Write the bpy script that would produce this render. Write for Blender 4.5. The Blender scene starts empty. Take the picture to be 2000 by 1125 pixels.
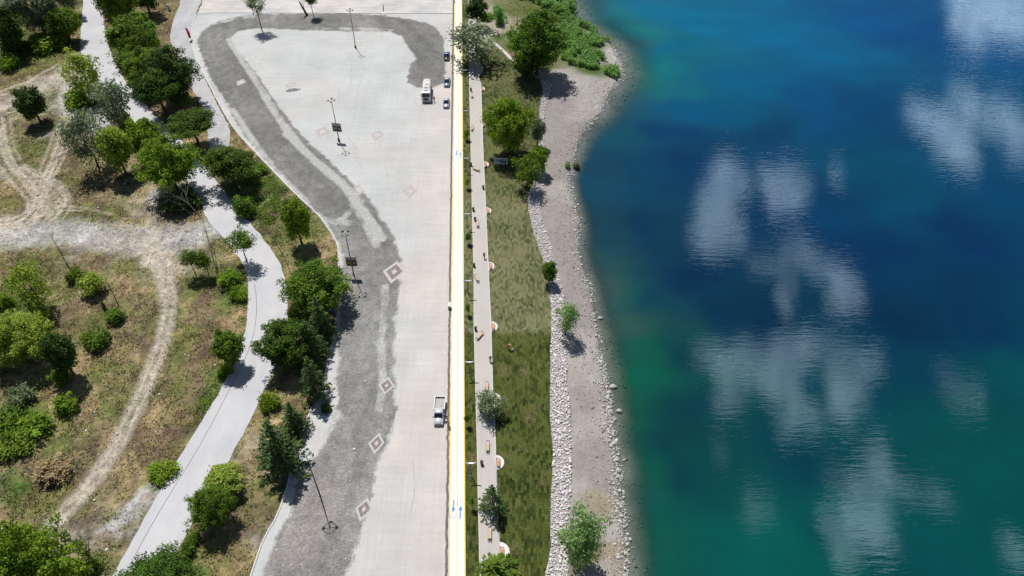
import bpy, bmesh, math, random
import numpy as np
from mathutils import Vector, Matrix
from mathutils.geometry import tessellate_polygon

random.seed(7)
RNG = np.random.default_rng(11)
SC = bpy.context.scene
COL = SC.collection

# ------------------------------------------------------------------ camera
CH = 112.0                       # height of the drone
PITCH = math.radians(45.12)      # below the horizon
FPX = 1466.0                     # focal length in pixels of a 2000 px wide frame
cd = bpy.data.cameras.new('camera')
cd.sensor_width = 36.0
cd.lens = FPX / 2000.0 * 36.0
cd.clip_start = 1.0
cd.clip_end = 9000.0
cam = bpy.data.objects.new('camera', cd)
COL.objects.link(cam)
cam.location = (0, 0, CH)
cam.rotation_euler = (math.radians(90) - PITCH, 0, 0)
SC.camera = cam

# ------------------------------------------------------------------ sun, sky with clouds
SUN_DIR = Vector((0.2257, -0.495, -1.0)).normalized()     # the way the light travels
sl = bpy.data.lights.new('sun', 'SUN')
sl.energy = 4.2
sl.angle = math.radians(0.5)
sl.color = (1.0, 0.965, 0.91)
so = bpy.data.objects.new('sun', sl)
so.rotation_euler = SUN_DIR.to_track_quat('-Z', 'Y').to_euler()
so.location = (-40, 90, 180)
COL.objects.link(so)

SC.view_settings.view_transform = 'Standard'
SC.view_settings.look = 'None'
SC.view_settings.exposure = 0.06
SC.view_settings.gamma = 1.0
SC.view_settings.use_curve_mapping = False
SC.render.resolution_x = 1024
SC.render.resolution_y = 576

SP, CP = math.sin(PITCH), math.cos(PITCH)
def G(x, y, z=0.0):
    """ground point (world) seen at a place of the 2000x1125 photograph; x, y may be arrays"""
    x = np.asarray(x, float); y = np.asarray(y, float)
    v = (y - 562.5) / FPX
    u = (x - 1000.0) / FPX
    dz = SP + v * CP
    dy = CP - v * SP
    t = (CH - z) / dz
    return np.stack([u * t, dy * t], -1)
def g2(x, y, z=0.0):
    p = G(x, y, z); return float(p[0]), float(p[1])
def PROJ(X, Y, Z):
    zc = Y * CP - (Z - CH) * SP
    up = Y * SP + (Z - CH) * CP
    return 1000 + FPX * X / zc, 562.5 - FPX * up / zc
def pxm(y, z=0.0):
    v = (y - 562.5) / FPX
    return FPX * (SP + v * CP) / (CH - z)

CLOUDS = [(1905,15,50,52,1),(1965,45,55,50,.8),(1890,62,28,38,1),(1985,5,60,55,.7),
 (1800,225,42,38,.75),(1850,250,48,45,1),(1890,200,34,44,.8),(1935,240,42,50,.5),(1975,235,38,50,.7),(1870,300,50,36,.9),(1990,300,26,30,.6),
 (1425,345,45,42,.9),(1400,400,48,50,.8),(1385,460,48,42,1),(1430,455,38,40,.85),
 (1500,365,26,50,.8),(1545,355,45,40,.7),(1530,390,40,28,.9),(1640,345,15,24,.75),
 (1500,515,45,24,.45),(1560,500,40,40,.5),(1528,590,20,30,.6),(1595,525,40,40,.6),(1655,560,36,55,.85),(1645,600,38,24,.7),(1540,560,26,30,.3),
 (1395,690,50,30,.75),(1430,730,45,55,.85),(1480,700,60,50,.7),(1420,790,40,30,.6),(1545,690,50,50,.8),(1600,680,70,34,.65),(1520,760,50,55,.75),(1570,820,42,35,.7),(1650,760,50,50,.9),(1690,710,55,38,.75),(1640,810,40,30,.7),(1530,840,25,24,.5),
 (1725,900,34,50,.7),(1640,940,32,34,.5),(1700,960,50,50,.85),(1680,1020,60,50,1),(1760,950,45,38,.6),(1650,1080,34,36,.75),(1720,1060,45,30,.5),(1835,965,42,34,.45),(1620,1020,30,32,.6),
 (1485,1000,40,38,.42),(1860,760,38,50,.28),(1915,780,24,34,.45),(1988,1085,34,50,.6),(1400,880,18,34,.2)]

class NT:
    def __init__(s, nt):
        s.nt = nt; s.n = nt.nodes; s.l = nt.links
    def new(s, t, **kw):
        n = s.n.new(t)
        for k, v in kw.items(): setattr(n, k, v)
        return n
    def put(s, sock, v):
        if isinstance(v, bpy.types.NodeSocket): s.l.new(v, sock)
        elif v is not None:
            if isinstance(v, (tuple, list)) and len(v) == 3 and sock.type == 'RGBA': v = (*v, 1)
            sock.default_value = v
    def math(s, op, a, b=None, c=None, clamp=False):
        n = s.new('ShaderNodeMath', operation=op, use_clamp=clamp)
        s.put(n.inputs[0], a)
        if b is not None: s.put(n.inputs[1], b)
        if c is not None: s.put(n.inputs[2], c)
        return n.outputs[0]
    def vmath(s, op, a, b=None, out=0):
        n = s.new('ShaderNodeVectorMath', operation=op)
        s.put(n.inputs[0], a)
        if b is not None: s.put(n.inputs[1], b)
        return n.outputs[out]
    def mix(s, f, a, b, mode='MIX'):
        n = s.new('ShaderNodeMix', data_type='RGBA', blend_type=mode)
        s.put(n.inputs[0], f); s.put(n.inputs[6], a); s.put(n.inputs[7], b)
        return n.outputs[2]
    def ramp(s, v, a, b, c=0.0, d=1.0, smooth=False):
        n = s.new('ShaderNodeMapRange', clamp=True)
        if smooth: n.interpolation_type = 'SMOOTHSTEP'
        s.put(n.inputs[0], v)
        n.inputs[1].default_value = a; n.inputs[2].default_value = b
        n.inputs[3].default_value = c; n.inputs[4].default_value = d
        return n.outputs[0]
    def pos(s):
        return s.new('ShaderNodeNewGeometry').outputs['Position']
    def scale(s, v, sc, rot=0.0):
        n = s.new('ShaderNodeMapping')
        s.put(n.inputs[0], v); n.inputs[3].default_value = sc; n.inputs[2].default_value = (0, 0, rot)
        return n.outputs[0]
    def noise(s, vec, scale, detail=3, rough=0.55, dist=0.0):
        n = s.new('ShaderNodeTexNoise')
        s.put(n.inputs['Vector'], vec)
        n.inputs['Scale'].default_value = scale; n.inputs['Detail'].default_value = detail
        n.inputs['Roughness'].default_value = rough; n.inputs['Distortion'].default_value = dist
        return n.outputs[0]
    def attr(s, name, out='Color'):
        return s.new('ShaderNodeAttribute', attribute_name=name).outputs[out]

w = bpy.data.worlds.new("World"); SC.world = w; w.use_nodes = True
W = NT(w.node_tree); W.n.clear()
sky = W.new('ShaderNodeTexSky', sky_type='NISHITA')
sky.sun_disc = False
sky.sun_elevation = math.asin(-SUN_DIR.z)
sky.sun_rotation = math.atan2(-SUN_DIR.x, -SUN_DIR.y)
sky.altitude = 100; sky.air_density = 1.0; sky.dust_density = 0.6; sky.ozone_density = 1.4
tc = W.new('ShaderNodeTexCoord').outputs['Generated']
sep = W.new('ShaderNodeSeparateXYZ'); W.l.new(tc, sep.inputs[0])
zz = W.math('MAXIMUM', sep.outputs[2], 0.03)
cx = W.math('DIVIDE', sep.outputs[0], zz); cy = W.math('DIVIDE', sep.outputs[1], zz)
cmb = W.new('ShaderNodeCombineXYZ'); W.l.new(cx, cmb.inputs[0]); W.l.new(cy, cmb.inputs[1])
cp0 = cmb.outputs[0]
nz = W.new('ShaderNodeTexNoise'); W.l.new(cp0, nz.inputs['Vector'])
nz.inputs['Scale'].default_value = 9.0; nz.inputs['Detail'].default_value = 4; nz.inputs['Roughness'].default_value = .6
off = W.vmath('MULTIPLY', W.vmath('SUBTRACT', nz.outputs['Color'], (.5, .5, .5)), (.07, .07, 0))
cpv = W.vmath('ADD', cp0, off)
acc = None
for (px, py, rx, ry, st) in CLOUDS:
    c = G(px, py) / CH
    e1 = G(px + rx, py) / CH - c; e2 = G(px, py - ry) / CH - c
    rX = max(abs(e1[0]), 1e-3); rY = max(abs(e2[1]), 1e-3)
    # the far side of the frame leans outwards: shear kept small by following the radius only
    q = W.vmath('MULTIPLY', W.vmath('SUBTRACT', cpv, (float(c[0]), float(c[1]), 0)), (1/rX, 1/rY, 0))
    d = W.vmath('LENGTH', q, out=1)
    m = W.ramp(d, 1.14, .42, 0, st, smooth=True)
    acc = m if acc is None else W.math('ADD', acc, m)
dens = W.noise(cp0, 22, 4, .6)
acc = W.math('MULTIPLY', W.math('MINIMUM', acc, 1.0), W.ramp(dens, .30, .70, .35, 1.35))
# faint high veil over the rest of the sky
veil = W.ramp(W.noise(cp0, 1.3, 5, .6), .55, .8, 0, .02, smooth=True)
acc = W.math('MINIMUM', W.math('MAXIMUM', acc, veil), 1.0)
bg1 = W.new('ShaderNodeBackground'); W.l.new(sky.outputs[0], bg1.inputs[0]); bg1.inputs[1].default_value = 0.047
bg2 = W.new('ShaderNodeBackground'); bg2.inputs[0].default_value = (.86, .94, 1.0, 1); bg2.inputs[1].default_value = 3.1
mx = W.new('ShaderNodeMixShader'); W.l.new(acc, mx.inputs[0]); W.l.new(bg1.outputs[0], mx.inputs[1]); W.l.new(bg2.outputs[0], mx.inputs[2])
wo = W.new('ShaderNodeOutputWorld'); W.l.new(mx.outputs[0], wo.inputs[0])

# ------------------------------------------------------------------ helpers
def s2l(r, g, b, k=1.0):
    f = lambda c: (c / 255 / 12.92 if c / 255 <= .04045 else ((c / 255 + .055) / 1.055) ** 2.4)
    return tuple(f(c) * k for c in (r, g, b))

MATS = {}
def mat(name, color, rough=.8, spec=.3, metal=0.0, noise=None, fn=None, coat=0.0):
    """procedural material; noise = (scale, amount) mottles the colour; fn(N, bsdf) builds anything else"""
    if name in MATS: return MATS[name]
    m = bpy.data.materials.new(name); m.use_nodes = True
    N = NT(m.node_tree); b = N.n['Principled BSDF']
    b.inputs['Roughness'].default_value = rough; b.inputs['Specular IOR Level'].default_value = spec
    b.inputs['Metallic'].default_value = metal; b.inputs['Coat Weight'].default_value = coat
    if fn: fn(N, b)
    elif noise:
        o = N.new('ShaderNodeTexCoord').outputs['Object']
        f = N.ramp(N.noise(o, noise[0], 3), .3, .7, 1 - noise[1], 1 + noise[1] * .6)
        N.put(b.inputs['Base Color'], N.mix(1.0, (*color, 1), N_gray(N, f), 'MULTIPLY'))
    else:
        b.inputs['Base Color'].default_value = (*color, 1)
    MATS[name] = m
    return m
def N_gray(N, f):
    c = N.new('ShaderNodeCombineXYZ')
    for i in range(3): N.put(c.inputs[i], f)
    return c.outputs[0]

def mesh_np(name, V, F, m=None, cols=None, smooth=False, cname='col'):
    """mesh from arrays; F is (n,k)"""
    V = np.asarray(V, np.float32); F = np.asarray(F, np.int32)
    me = bpy.data.meshes.new(name)
    k = F.shape[1]
    me.vertices.add(len(V)); me.vertices.foreach_set('co', V.ravel())
    me.loops.add(F.size); me.loops.foreach_set('vertex_index', F.ravel())
    me.polygons.add(len(F))
    me.polygons.foreach_set('loop_start', np.arange(0, F.size, k, dtype=np.int32))
    me.polygons.foreach_set('loop_total', np.full(len(F), k, np.int32))
    if smooth: me.polygons.foreach_set('use_smooth', np.ones(len(F), bool))
    if cols is not None:
        a = me.color_attributes.new(cname, 'FLOAT_COLOR', 'POINT')
        c = np.ones((len(V), 4), np.float32); c[:, :cols.shape[1]] = cols
        a.data.foreach_set('color', c.ravel())
    me.update(calc_edges=True)
    if m: me.materials.append(m)
    return me

def tag(o, label=None, cat=None, group=None, kind=None):
    if label: o['label'] = label
    if cat: o['category'] = cat
    if group: o['group'] = group
    if kind: o['kind'] = kind
    return o
def link(name, me, parent=None, loc=(0, 0, 0)):
    o = bpy.data.objects.new(name, me); COL.objects.link(o); o.location = loc
    if parent: o.parent = parent
    return o
def empty(name, loc, rz=0.0):
    o = bpy.data.objects.new(name, None); COL.objects.link(o)
    o.location = loc; o.rotation_euler = (0, 0, rz); o.empty_display_size = .3
    return o
def copy_tree(o, parent=None):
    c = o.copy(); COL.objects.link(c); c.parent = parent
    for ch in [k for k in bpy.data.objects if k.parent == o]:
        copy_tree(ch, c)
    return c

class MB:
    """collects shapes in one bmesh"""
    def __init__(s): s.bm = bmesh.new()
    def box(s, x, y, z, sx, sy, sz, rz=0.0, bevel=0.0, rx=0.0, ry=0.0):
        M = Matrix.Translation((x, y, z)) @ Matrix.Rotation(rz, 4, 'Z') @ Matrix.Rotation(ry, 4, 'Y') @ Matrix.Rotation(rx, 4, 'X') @ Matrix.Diagonal((sx, sy, sz, 1))
        r = bmesh.ops.create_cube(s.bm, size=1.0, matrix=M)
        if bevel:
            es = list({e for v in r['verts'] for e in v.link_edges})
            bmesh.ops.bevel(s.bm, geom=es, offset=bevel, segments=2, affect='EDGES', profile=.5)
        return s
    def tube(s, pts, rad, n=8, cap=True):
        pts = [Vector(p) for p in pts]
        if not isinstance(rad, (list, tuple)): rad = [rad] * len(pts)
        rings = []
        for i, p in enumerate(pts):
            if i == 0: d = pts[1] - p
            elif i == len(pts) - 1: d = p - pts[i - 1]
            else: d = pts[i + 1] - pts[i - 1]
            d.normalize()
            a = d.orthogonal().normalized() if i == 0 else (a - d * a.dot(d)).normalized()
            b = d.cross(a)
            rings.append([s.bm.verts.new(p + (a * math.cos(t) + b * math.sin(t)) * rad[i]) for t in [2 * math.pi * k / n for k in range(n)]])
        for A, B in zip(rings, rings[1:]):
            for k in range(n): s.bm.faces.new((A[k], A[(k + 1) % n], B[(k + 1) % n], B[k]))
        if cap:
            s.bm.faces.new(rings[0][::-1]); s.bm.faces.new(rings[-1])
        return s
    def prism(s, pts, z0, z1):
        a = [s.bm.verts.new((x, y, z0)) for x, y in pts]; b = [s.bm.verts.new((x, y, z1)) for x, y in pts]
        n = len(pts)
        for k in range(n): s.bm.faces.new((a[k], a[(k + 1) % n], b[(k + 1) % n], b[k]))
        s.bm.faces.new(a[::-1]); s.bm.faces.new(b)
        return s
    def loft(s, secs, cap=True):
        """secs: list of equal-length rings of points"""
        R = [[s.bm.verts.new(p) for p in r] for r in secs]
        n = len(R[0])
        for A, B in zip(R, R[1:]):
            for k in range(n): s.bm.faces.new((A[k], A[(k + 1) % n], B[(k + 1) % n], B[k]))
        if cap: s.bm.faces.new(R[0][::-1]); s.bm.faces.new(R[-1])
        return s
    def face(s, pts):
        s.bm.faces.new([s.bm.verts.new(p) for p in pts]); return s
    def build(s, name, m, parent=None, smooth=False, loc=(0, 0, 0)):
        bmesh.ops.recalc_face_normals(s.bm, faces=s.bm.faces)
        me = bpy.data.meshes.new(name); s.bm.to_mesh(me); s.bm.free()
        if smooth: me.polygons.foreach_set('use_smooth', [True] * len(me.polygons))
        me.materials.append(m)
        return link(name, me, parent, loc)

def W2(pts, z=0.0):
    a = np.array(pts, float); return G(a[:, 0], a[:, 1], z)
def densify(P, step, jit=0.0, closed=True, rng=RNG):
    out = []; n = len(P)
    for i in range(n if closed else n - 1):
        a = P[i]; b = P[(i + 1) % n]; L = float(np.hypot(*(b - a))); k = max(1, int(L / step))
        nrm = np.array([-(b - a)[1], (b - a)[0]]) / max(L, 1e-6)
        for j in range(k):
            p = a + (b - a) * j / k
            if jit: p = p + nrm * rng.normal(0, jit)
            out.append(p)
    if not closed: out.append(P[-1])
    return np.array(out)
def smooth_poly(P, it=2, closed=False):
    P = np.array(P, float)
    for _ in range(it):
        Q = []
        n = len(P)
        for i in range(n if closed else n - 1):
            a = P[i]; b = P[(i + 1) % n]
            Q += [a * .75 + b * .25, a * .25 + b * .75]
        if not closed: Q = [P[0]] + Q + [P[-1]]
        P = np.array(Q)
    return P
def sheet(name, P, z, m, thick=0.0, kind='structure', parent=None, label=None):
    """flat slab with the world outline P, top at z"""
    n = len(P)
    tri = tessellate_polygon([[Vector((p[0], p[1], 0)) for p in P]])
    V = [(p[0], p[1], z) for p in P]; F = [tuple(t) for t in tri]
    bm = bmesh.new(); vs = [bm.verts.new(v) for v in V]
    for t in F:
        try: bm.faces.new([vs[i] for i in t])
        except ValueError: pass
    bmesh.ops.recalc_face_normals(bm, faces=bm.faces)
    if sum(f.normal.z for f in bm.faces) < 0: bmesh.ops.reverse_faces(bm, faces=bm.faces)
    if thick:
        lo = [bm.verts.new((p[0], p[1], z - thick)) for p in P]
        for i in range(n):
            j = (i + 1) % n
            bm.faces.new((vs[i], vs[j], lo[j], lo[i]))
        sides = [f for f in bm.faces if abs(f.normal.z) < .5]
    me = bpy.data.meshes.new(name); bm.to_mesh(me); bm.free(); me.materials.append(m)
    o = link(name, me, parent)
    if kind: o['kind'] = kind
    if label: o['label'] = label
    return o
def strip(name, P, width, z, m, thick=0.0, kind='structure'):
    """ribbon of a given width along the world polyline P"""
    P = np.array(P, float); d = np.gradient(P, axis=0); d /= np.linalg.norm(d, axis=1)[:, None] + 1e-9
    nrm = np.stack([-d[:, 1], d[:, 0]], 1) * width / 2
    A = P + nrm; B = P - nrm; n = len(P)
    V = np.concatenate([np.c_[A, np.full(n, z)], np.c_[B, np.full(n, z)]])
    F = [[i, i + n, i + 1 + n, i + 1] for i in range(n - 1)]
    if thick:
        V = np.concatenate([V, V - [0, 0, thick]])
        F += [[i, i + 1, i + 1 + 2 * n, i + 2 * n] for i in range(n - 1)] + [[i + n, i + 3 * n, i + 1 + 3 * n, i + 1 + n] for i in range(n - 1)]
        F += [[0, 2 * n, 3 * n, n], [n - 1, 2 * n - 1, 4 * n - 1, 3 * n - 1]]
    o = link(name, mesh_np(name, V, F, m))
    if kind: o['kind'] = kind
    return o
def inpoly(X, Y, P):
    r = np.zeros(X.shape, bool); n = len(P); j = n - 1
    for i in range(n):
        xi, yi = P[i]; xj, yj = P[j]
        if yi != yj:
            c = ((yi > Y) != (yj > Y)) & (X < (xj - xi) * (Y - yi) / (yj - yi) + xi)
            r ^= c
        j = i
    return r
def dist_line(X, Y, P):
    D = np.full(X.shape, 1e9)
    for a, b in zip(P[:-1], P[1:]):
        dx, dy = b - a; L = dx * dx + dy * dy + 1e-9
        t = np.clip(((X - a[0]) * dx + (Y - a[1]) * dy) / L, 0, 1)
        D = np.minimum(D, (X - a[0] - t * dx) ** 2 + (Y - a[1] - t * dy) ** 2)
    return np.sqrt(D)
def vnoise(X, Y, s, seed=0):
    r = np.random.default_rng(seed).random((128, 128))
    x = X / s + 1000.37; y = Y / s + 1000.71
    xi = np.floor(x).astype(int); yi = np.floor(y).astype(int); fx = x - xi; fy = y - yi
    fx = fx * fx * (3 - 2 * fx); fy = fy * fy * (3 - 2 * fy)
    g = lambda a, b: r[(a) % 128, (b) % 128]
    return (g(xi, yi) * (1 - fx) + g(xi + 1, yi) * fx) * (1 - fy) + (g(xi, yi + 1) * (1 - fx) + g(xi + 1, yi + 1) * fx) * fy
def fbm(X, Y, s, seed=0, o=4):
    v = 0; a = .5
    for k in range(o): v = v + a * vnoise(X, Y, s / 2 ** k, seed + k); a *= .5
    return v / (1 - .5 ** o)
def ring_pts(r, n, cx=0, cy=0, a0=0.0):
    return [(cx + r * math.cos(a0 + 2 * math.pi * k / n), cy + r * math.sin(a0 + 2 * math.pi * k / n)) for k in range(n)]
# ------------------------------------------------------------------ outlines read off the photograph, as ground points
WL = -0.30                                        # level of the lake
SHORE_PX = [(1090,-60),(1106,-20),(1120,8),(1126,28),(1122,42),(1145,48),(1166,60),(1172,70),(1192,82),(1205,100),(1217,125),(1221,147),(1207,167),(1190,181),(1181,215),(1162,232),(1145,252),(1134,272),(1127,292),(1121,320),(1116,342),(1119,370),(1126,402),(1134,432),(1131,482),(1137,512),(1149,540),(1157,567),(1165,622),(1172,665),(1176,700),(1186,735),(1190,790),(1198,817),(1194,829),(1204,872),(1212,915),(1210,962),(1220,1020),(1226,1060),(1224,1120),(1226,1200),(1226,1300)]
SH = smooth_poly(np.concatenate([[[62., 420.], [46., 330.]], W2(SHORE_PX, WL), [[18., -60.]]]), 1)
LAND = np.concatenate([SH, [[-2500, -60], [-2500, 2500], [62, 2500]]])
ROAD_L = [(163,-40),(163,0),(158,55),(156,95),(166,125),(187,152),(215,185),(250,225),(300,275),(335,315),(360,345),(388,390),(405,430),(435,463),(460,492),(477,520),(483,548),(486,590),(481,640),(470,685),(437,745),(404,806),(364,869),(326,939),(289,996),(260,1055),(228,1110),(190,1180),(160,1240)]
ROAD_R = [(300,1240),(315,1160),(335,1095),(373,1031),(404,962),(451,895),(491,817),(512,770),(535,722),(550,680),(561,640),(563,600),(558,545),(550,518),(530,485),(500,447),(462,410),(432,365),(400,325),(365,285),(330,250),(300,222),(265,185),(235,145),(217,105),(203,55),(200,0),(200,-40)]
SLIP = [(350,-40),(355,0),(335,47),(331,82),(345,107),(375,172),(400,220),(406,275),(412,300),(440,300),(450,282),(449,248),(435,225),(400,155),(376,90),(375,45),(395,0),(405,-40)]
PLZ_L = [(386,25),(379,40),(375,52),(373,87),(390,130),(412,172),(445,235),(472,270),(512,312),(550,352),(590,392),(620,417),(640,445),(655,467),(661,485),(662,550),(661,600),(652,650),(640,710),(624,765),(602,812),(588,855),(566,930),(544,1005),(515,1051),(492,1118),(465,1200),(450,1260)]
PLAZA = PLZ_L + [(877,1260),(876.0,1120),(878,960),(880,790),(882,540),(884.5,300),(885.5,120),(886,27)]
BAND_OUT = [(500,27),(462,32),(430,40),(412,47),(392,62),(383,82),(396,120),(411,155),(437,195),(460,240),(486,275),(520,316),(562,357),(597,397),(625,424),(643,448),(658,478),(666,510),(666,560),(665,600),(656,652),(652,680),(662,700),(652,740),(660,777),(652,805),(640,852),(622,878),(598,915),(575,940),(562,1002),(539,1051),(524,1083),(508,1125),(490,1190),(480,1250)]
BAND_IN = [(640,1250),(660,1180),(683,1112),(709,1040),(729,967),(738,907),(767,846),(775,805),(772,765),(770,680),(775,622),(783,555),(785,515),(780,490),(767,452),(750,430),(732,402),(712,377),(687,355),(650,320),(625,295),(600,274),(570,240),(542,202),(520,172),(500,140),(478,115),(460,92),(451,74),(465,62),(487,57),(537,57),(600,60),(675,62),(762,62),(785,73),(798,95),(812,116),(800,124),(796,150),(792,160),(812,171),(845,173),(872,162),(872,125),(867,75),(855,55),(835,45),(795,36),(745,29),(675,26)]
WALK = [(912,-40),(914,0),(916,60),(916.5,150),(919.5,280),(923,430),(926,550),(926,640),(930,790),(931.7,850),(934,962),(937,1089),(940,1180),(943,1260),
        (985,1260),(980,1180),(977,1110),(976,1060),(974.5,1043),(969,1032),(961,1024),(960,1014),(966,1003),(971,990),(971,944),(968,887),(966,817),(962.5,765),(959,635),(954.5,540),(949,412),(943,280),(939,162),(937,157),(935,150),(941,143),(944.5,135),(942,127),(936,123),(932,100),(929,60),(926,20),(925,0),(924,-40)]
LAWN = [(925,60),(929,60),(934,100),(938,157),(943,280),(949,412),(954.5,540),(959,635),(962.5,765),(966,817),(971,944),(976,1040),(978,1110),(985,1260),
        (1055,1260),(1062,1180),(1065,1120),(1075,1066),(1075,1002),(1078,930),(1080,881),(1074,820),(1074,740),(1076,647),(1076,597),(1070,560),(1060,507),(1055,490),(1042,457),(1032,412),(1031,382),(1037,362),(1046,330),(1052,285),(1050,270),(1054,235),(1053,212),(1060,175),(1054,155),(1040,148),(1020,133),(1003,120),(985,103),(965,88),(945,84)]
RIP_R = [(1065,155),(1072,162),(1075,178),(1066,218),(1062,240),(1062,270),(1068,320),(1064,347),(1056,385),(1055,410),(1062,442),(1075,475),(1081,502),(1092,537),(1100,572),(1104,620),(1107,677),(1107,752),(1112,780),(1113,800),(1116,887),(1116,962),(1110,1002),(1107,1048),(1110,1120),(1112,1180),(1110,1260)]
RIP_L = [(1055,1260),(1062,1180),(1066,1120),(1076,1066),(1076,1002),(1079,930),(1081,881),(1075,820),(1075,740),(1077,647),(1077,597),(1071,560),(1061,507),(1056,490),(1043,457),(1033,412),(1032,382),(1038,362),(1047,330),(1053,285),(1051,270),(1055,235),(1054,212),(1061,175),(1054,156)]
ROAD = W2(smooth_poly(ROAD_L, 1)); ROAD = np.concatenate([ROAD, W2(smooth_poly(ROAD_R, 1))])
SLIPW = W2(smooth_poly(SLIP, 1, True)); PLAZAW = W2(PLAZA); WALKW = W2(WALK); LAWNW = W2(LAWN); RIPW = W2(RIP_R + RIP_L)
# bicycle path: straight in the world
bx0, by0 = g2(876.4, 1110); bx1, by1 = g2(887.5, 5)
BD = (bx1 - bx0) / (by1 - by0)
def pathx(y): return bx0 + BD * (y - by0)
PW = 2.60
PATHW = np.array([[pathx(20), 20], [pathx(20) + PW, 20], [pathx(420) + PW, 420], [pathx(420), 420]])

# ------------------------------------------------------------------ ground
PAL = {'g': (.075,.125,.03), 'o': (.12,.13,.045), 't': (.30,.225,.125), 'b': (.17,.13,.08), 'r': (.125,.085,.058), 'd': (.40,.355,.30),
       'k': (.375,.37,.37), 'B': (.285,.258,.245), 'C': (.36,.335,.315), 'y': (.17,.165,.055), 'm': (.30,.25,.18)}
PTS = """20,60,g 100,90,g 60,120,o 40,150,y 100,110,y 90,130,o 10,165,b 150,100,b 170,60,t 140,60,b 135,160,d 100,180,d 60,165,d 20,190,d 180,230,k 140,215,k 150,195,g 160,180,o 60,240,b 90,245,o 40,290,o 110,280,b
20,330,d 60,320,o 70,290,o 130,300,b 110,260,d 150,350,o 190,350,t 100,380,m 60,400,b 20,400,y 10,385,t 150,400,b 200,390,b 250,390,m 290,380,t 300,385,k 330,350,o 100,420,d 30,440,d 80,450,k 180,460,k 200,430,o 170,420,o 250,450,m 300,460,d 220,480,d 130,460,d
280,500,d 330,500,d 380,470,k 415,450,k 350,430,b 390,432,t 340,400,b 60,500,o 20,520,b 100,500,o 180,510,b 210,500,r 250,530,o 20,560,g 40,600,g 110,580,o 150,600,b 230,560,t 250,600,b 180,620,o 100,650,o 30,640,g 130,640,o 240,650,b 280,650,b 260,700,b 200,690,t 150,720,t
20,700,t 30,730,t 170,760,t 200,740,o 220,800,o 180,800,t 80,720,b 80,790,t 60,810,g 20,840,g 110,850,o 150,850,o 190,850,b 140,900,b 50,900,b 20,930,g 40,980,o 20,1010,t 100,960,y 150,960,b 60,1010,b 100,1020,d 130,1050,d 100,1045,k 200,1000,b 180,980,b 225,1010,k 250,990,k 235,1045,k 290,955,k 210,1060,b 245,1070,t 200,1100,o 160,1060,d
350,580,o 400,600,b 440,620,r 380,640,o 420,690,r 350,680,o 340,740,o 390,740,r 360,760,b 330,800,t 345,790,t 380,800,r 340,850,r 300,850,b 290,880,r 320,900,b 280,920,t 240,900,b 260,940,t 400,775,g 430,745,g 350,880,y 300,930,g 455,500,t 478,600,t 440,540,g 460,580,g 430,480,o 465,640,t 455,660,t 460,690,t
430,300,b 470,300,t 500,330,o 480,350,g 530,370,g 520,400,g 490,410,g 560,420,o 600,440,b 590,480,t 630,480,t 610,460,y 560,490,t 540,470,o 570,520,t 640,520,t 540,440,o 600,520,y 645,560,t 570,620,b 650,625,t 600,700,b 560,760,b 632,690,t 530,745,t 600,780,b 500,830,t 480,880,m 520,950,y 480,1000,b 530,980,b 500,900,t 560,900,t 470,1050,y 430,1080,o 512,1030,d 400,1060,o 450,1110,y 380,1100,g 490,1100,t 540,960,t 410,1000,b 440,1030,t 550,930,d
300,50,b 330,30,t 310,100,b 250,100,b 350,210,t 300,230,b 390,270,t 350,20,b 380,290,t 350,100,t 330,130,m 240,30,b 415,290,t
950,30,d 980,20,o 1000,60,m 975,70,g 990,100,o 1060,130,o 960,60,d 940,60,d 1010,110,b 1030,20,o 1060,100,o 1100,60,g 1150,100,g 1160,130,g 1195,130,g 1190,105,C 1205,125,C 1060,0,g 1100,20,g
1080,150,C 1110,165,C 1150,160,C 1190,160,C 1090,200,B 1130,210,C 1160,200,C 1100,240,B 1130,250,B 1080,290,B 1110,290,B 1075,340,B 1110,370,C 1095,420,B 1120,450,B 1100,500,B 1130,530,B 1120,580,B 1150,600,B 1130,650,C 1160,680,C 1130,720,C 1170,740,B 1140,790,B 1180,800,C 1140,850,C 1190,850,C 1150,920,B 1190,930,B 1140,960,C 1180,990,m 1150,1020,C 1200,1030,C 1140,1080,b 1190,1090,m 1160,1140,C
890,600,b 700,-10,d 500,-10,d 300,-30,b 100,-30,b 910,500,o 910,900,o 910,200,o"""
PTS = [p.split(',') for p in PTS.split()]
PC = W2([(float(a), float(b)) for a, b, c in PTS]); PK = np.array([PAL[c] for a, b, c in PTS])

def axis(lo, hi, step, far, grow=1.25):
    a = list(np.arange(lo, hi + step / 2, step)); s = step; x = hi; r = []
    while x < far: s *= grow; x += s; r.append(x)
    s = step; x = lo; l = []
    while x > -far: s *= grow; x -= s; l.append(x)
    return np.array(l[::-1] + a + r)
GX = axis(-182, 62, .5, 2400); GY = axis(42, 268, .5, 2600)
X, Y = np.meshgrid(GX, GY)
sdist = dist_line(X, Y, SH)
land = inpoly(X, Y, LAND)
Xw = X + (fbm(X, Y, 9, 1) - .5) * 9; Yw = Y + (fbm(X, Y, 9, 5) - .5) * 9
num = np.zeros(X.shape + (3,)); den = np.zeros(X.shape)
for (px, py), c in zip(PC, PK):
    wgt = 1.0 / ((Xw - px) ** 2 + (Yw - py) ** 2 + 1.0) ** 1.9
    num += wgt[..., None] * c; den += wgt
colr = num / den[..., None]
n1 = fbm(X, Y, 5, 21); n2 = fbm(X, Y, 1.6, 31, 3); n3 = fbm(X, Y, 14, 41)
isveg = (X < pathx(Y) - .5)
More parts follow.
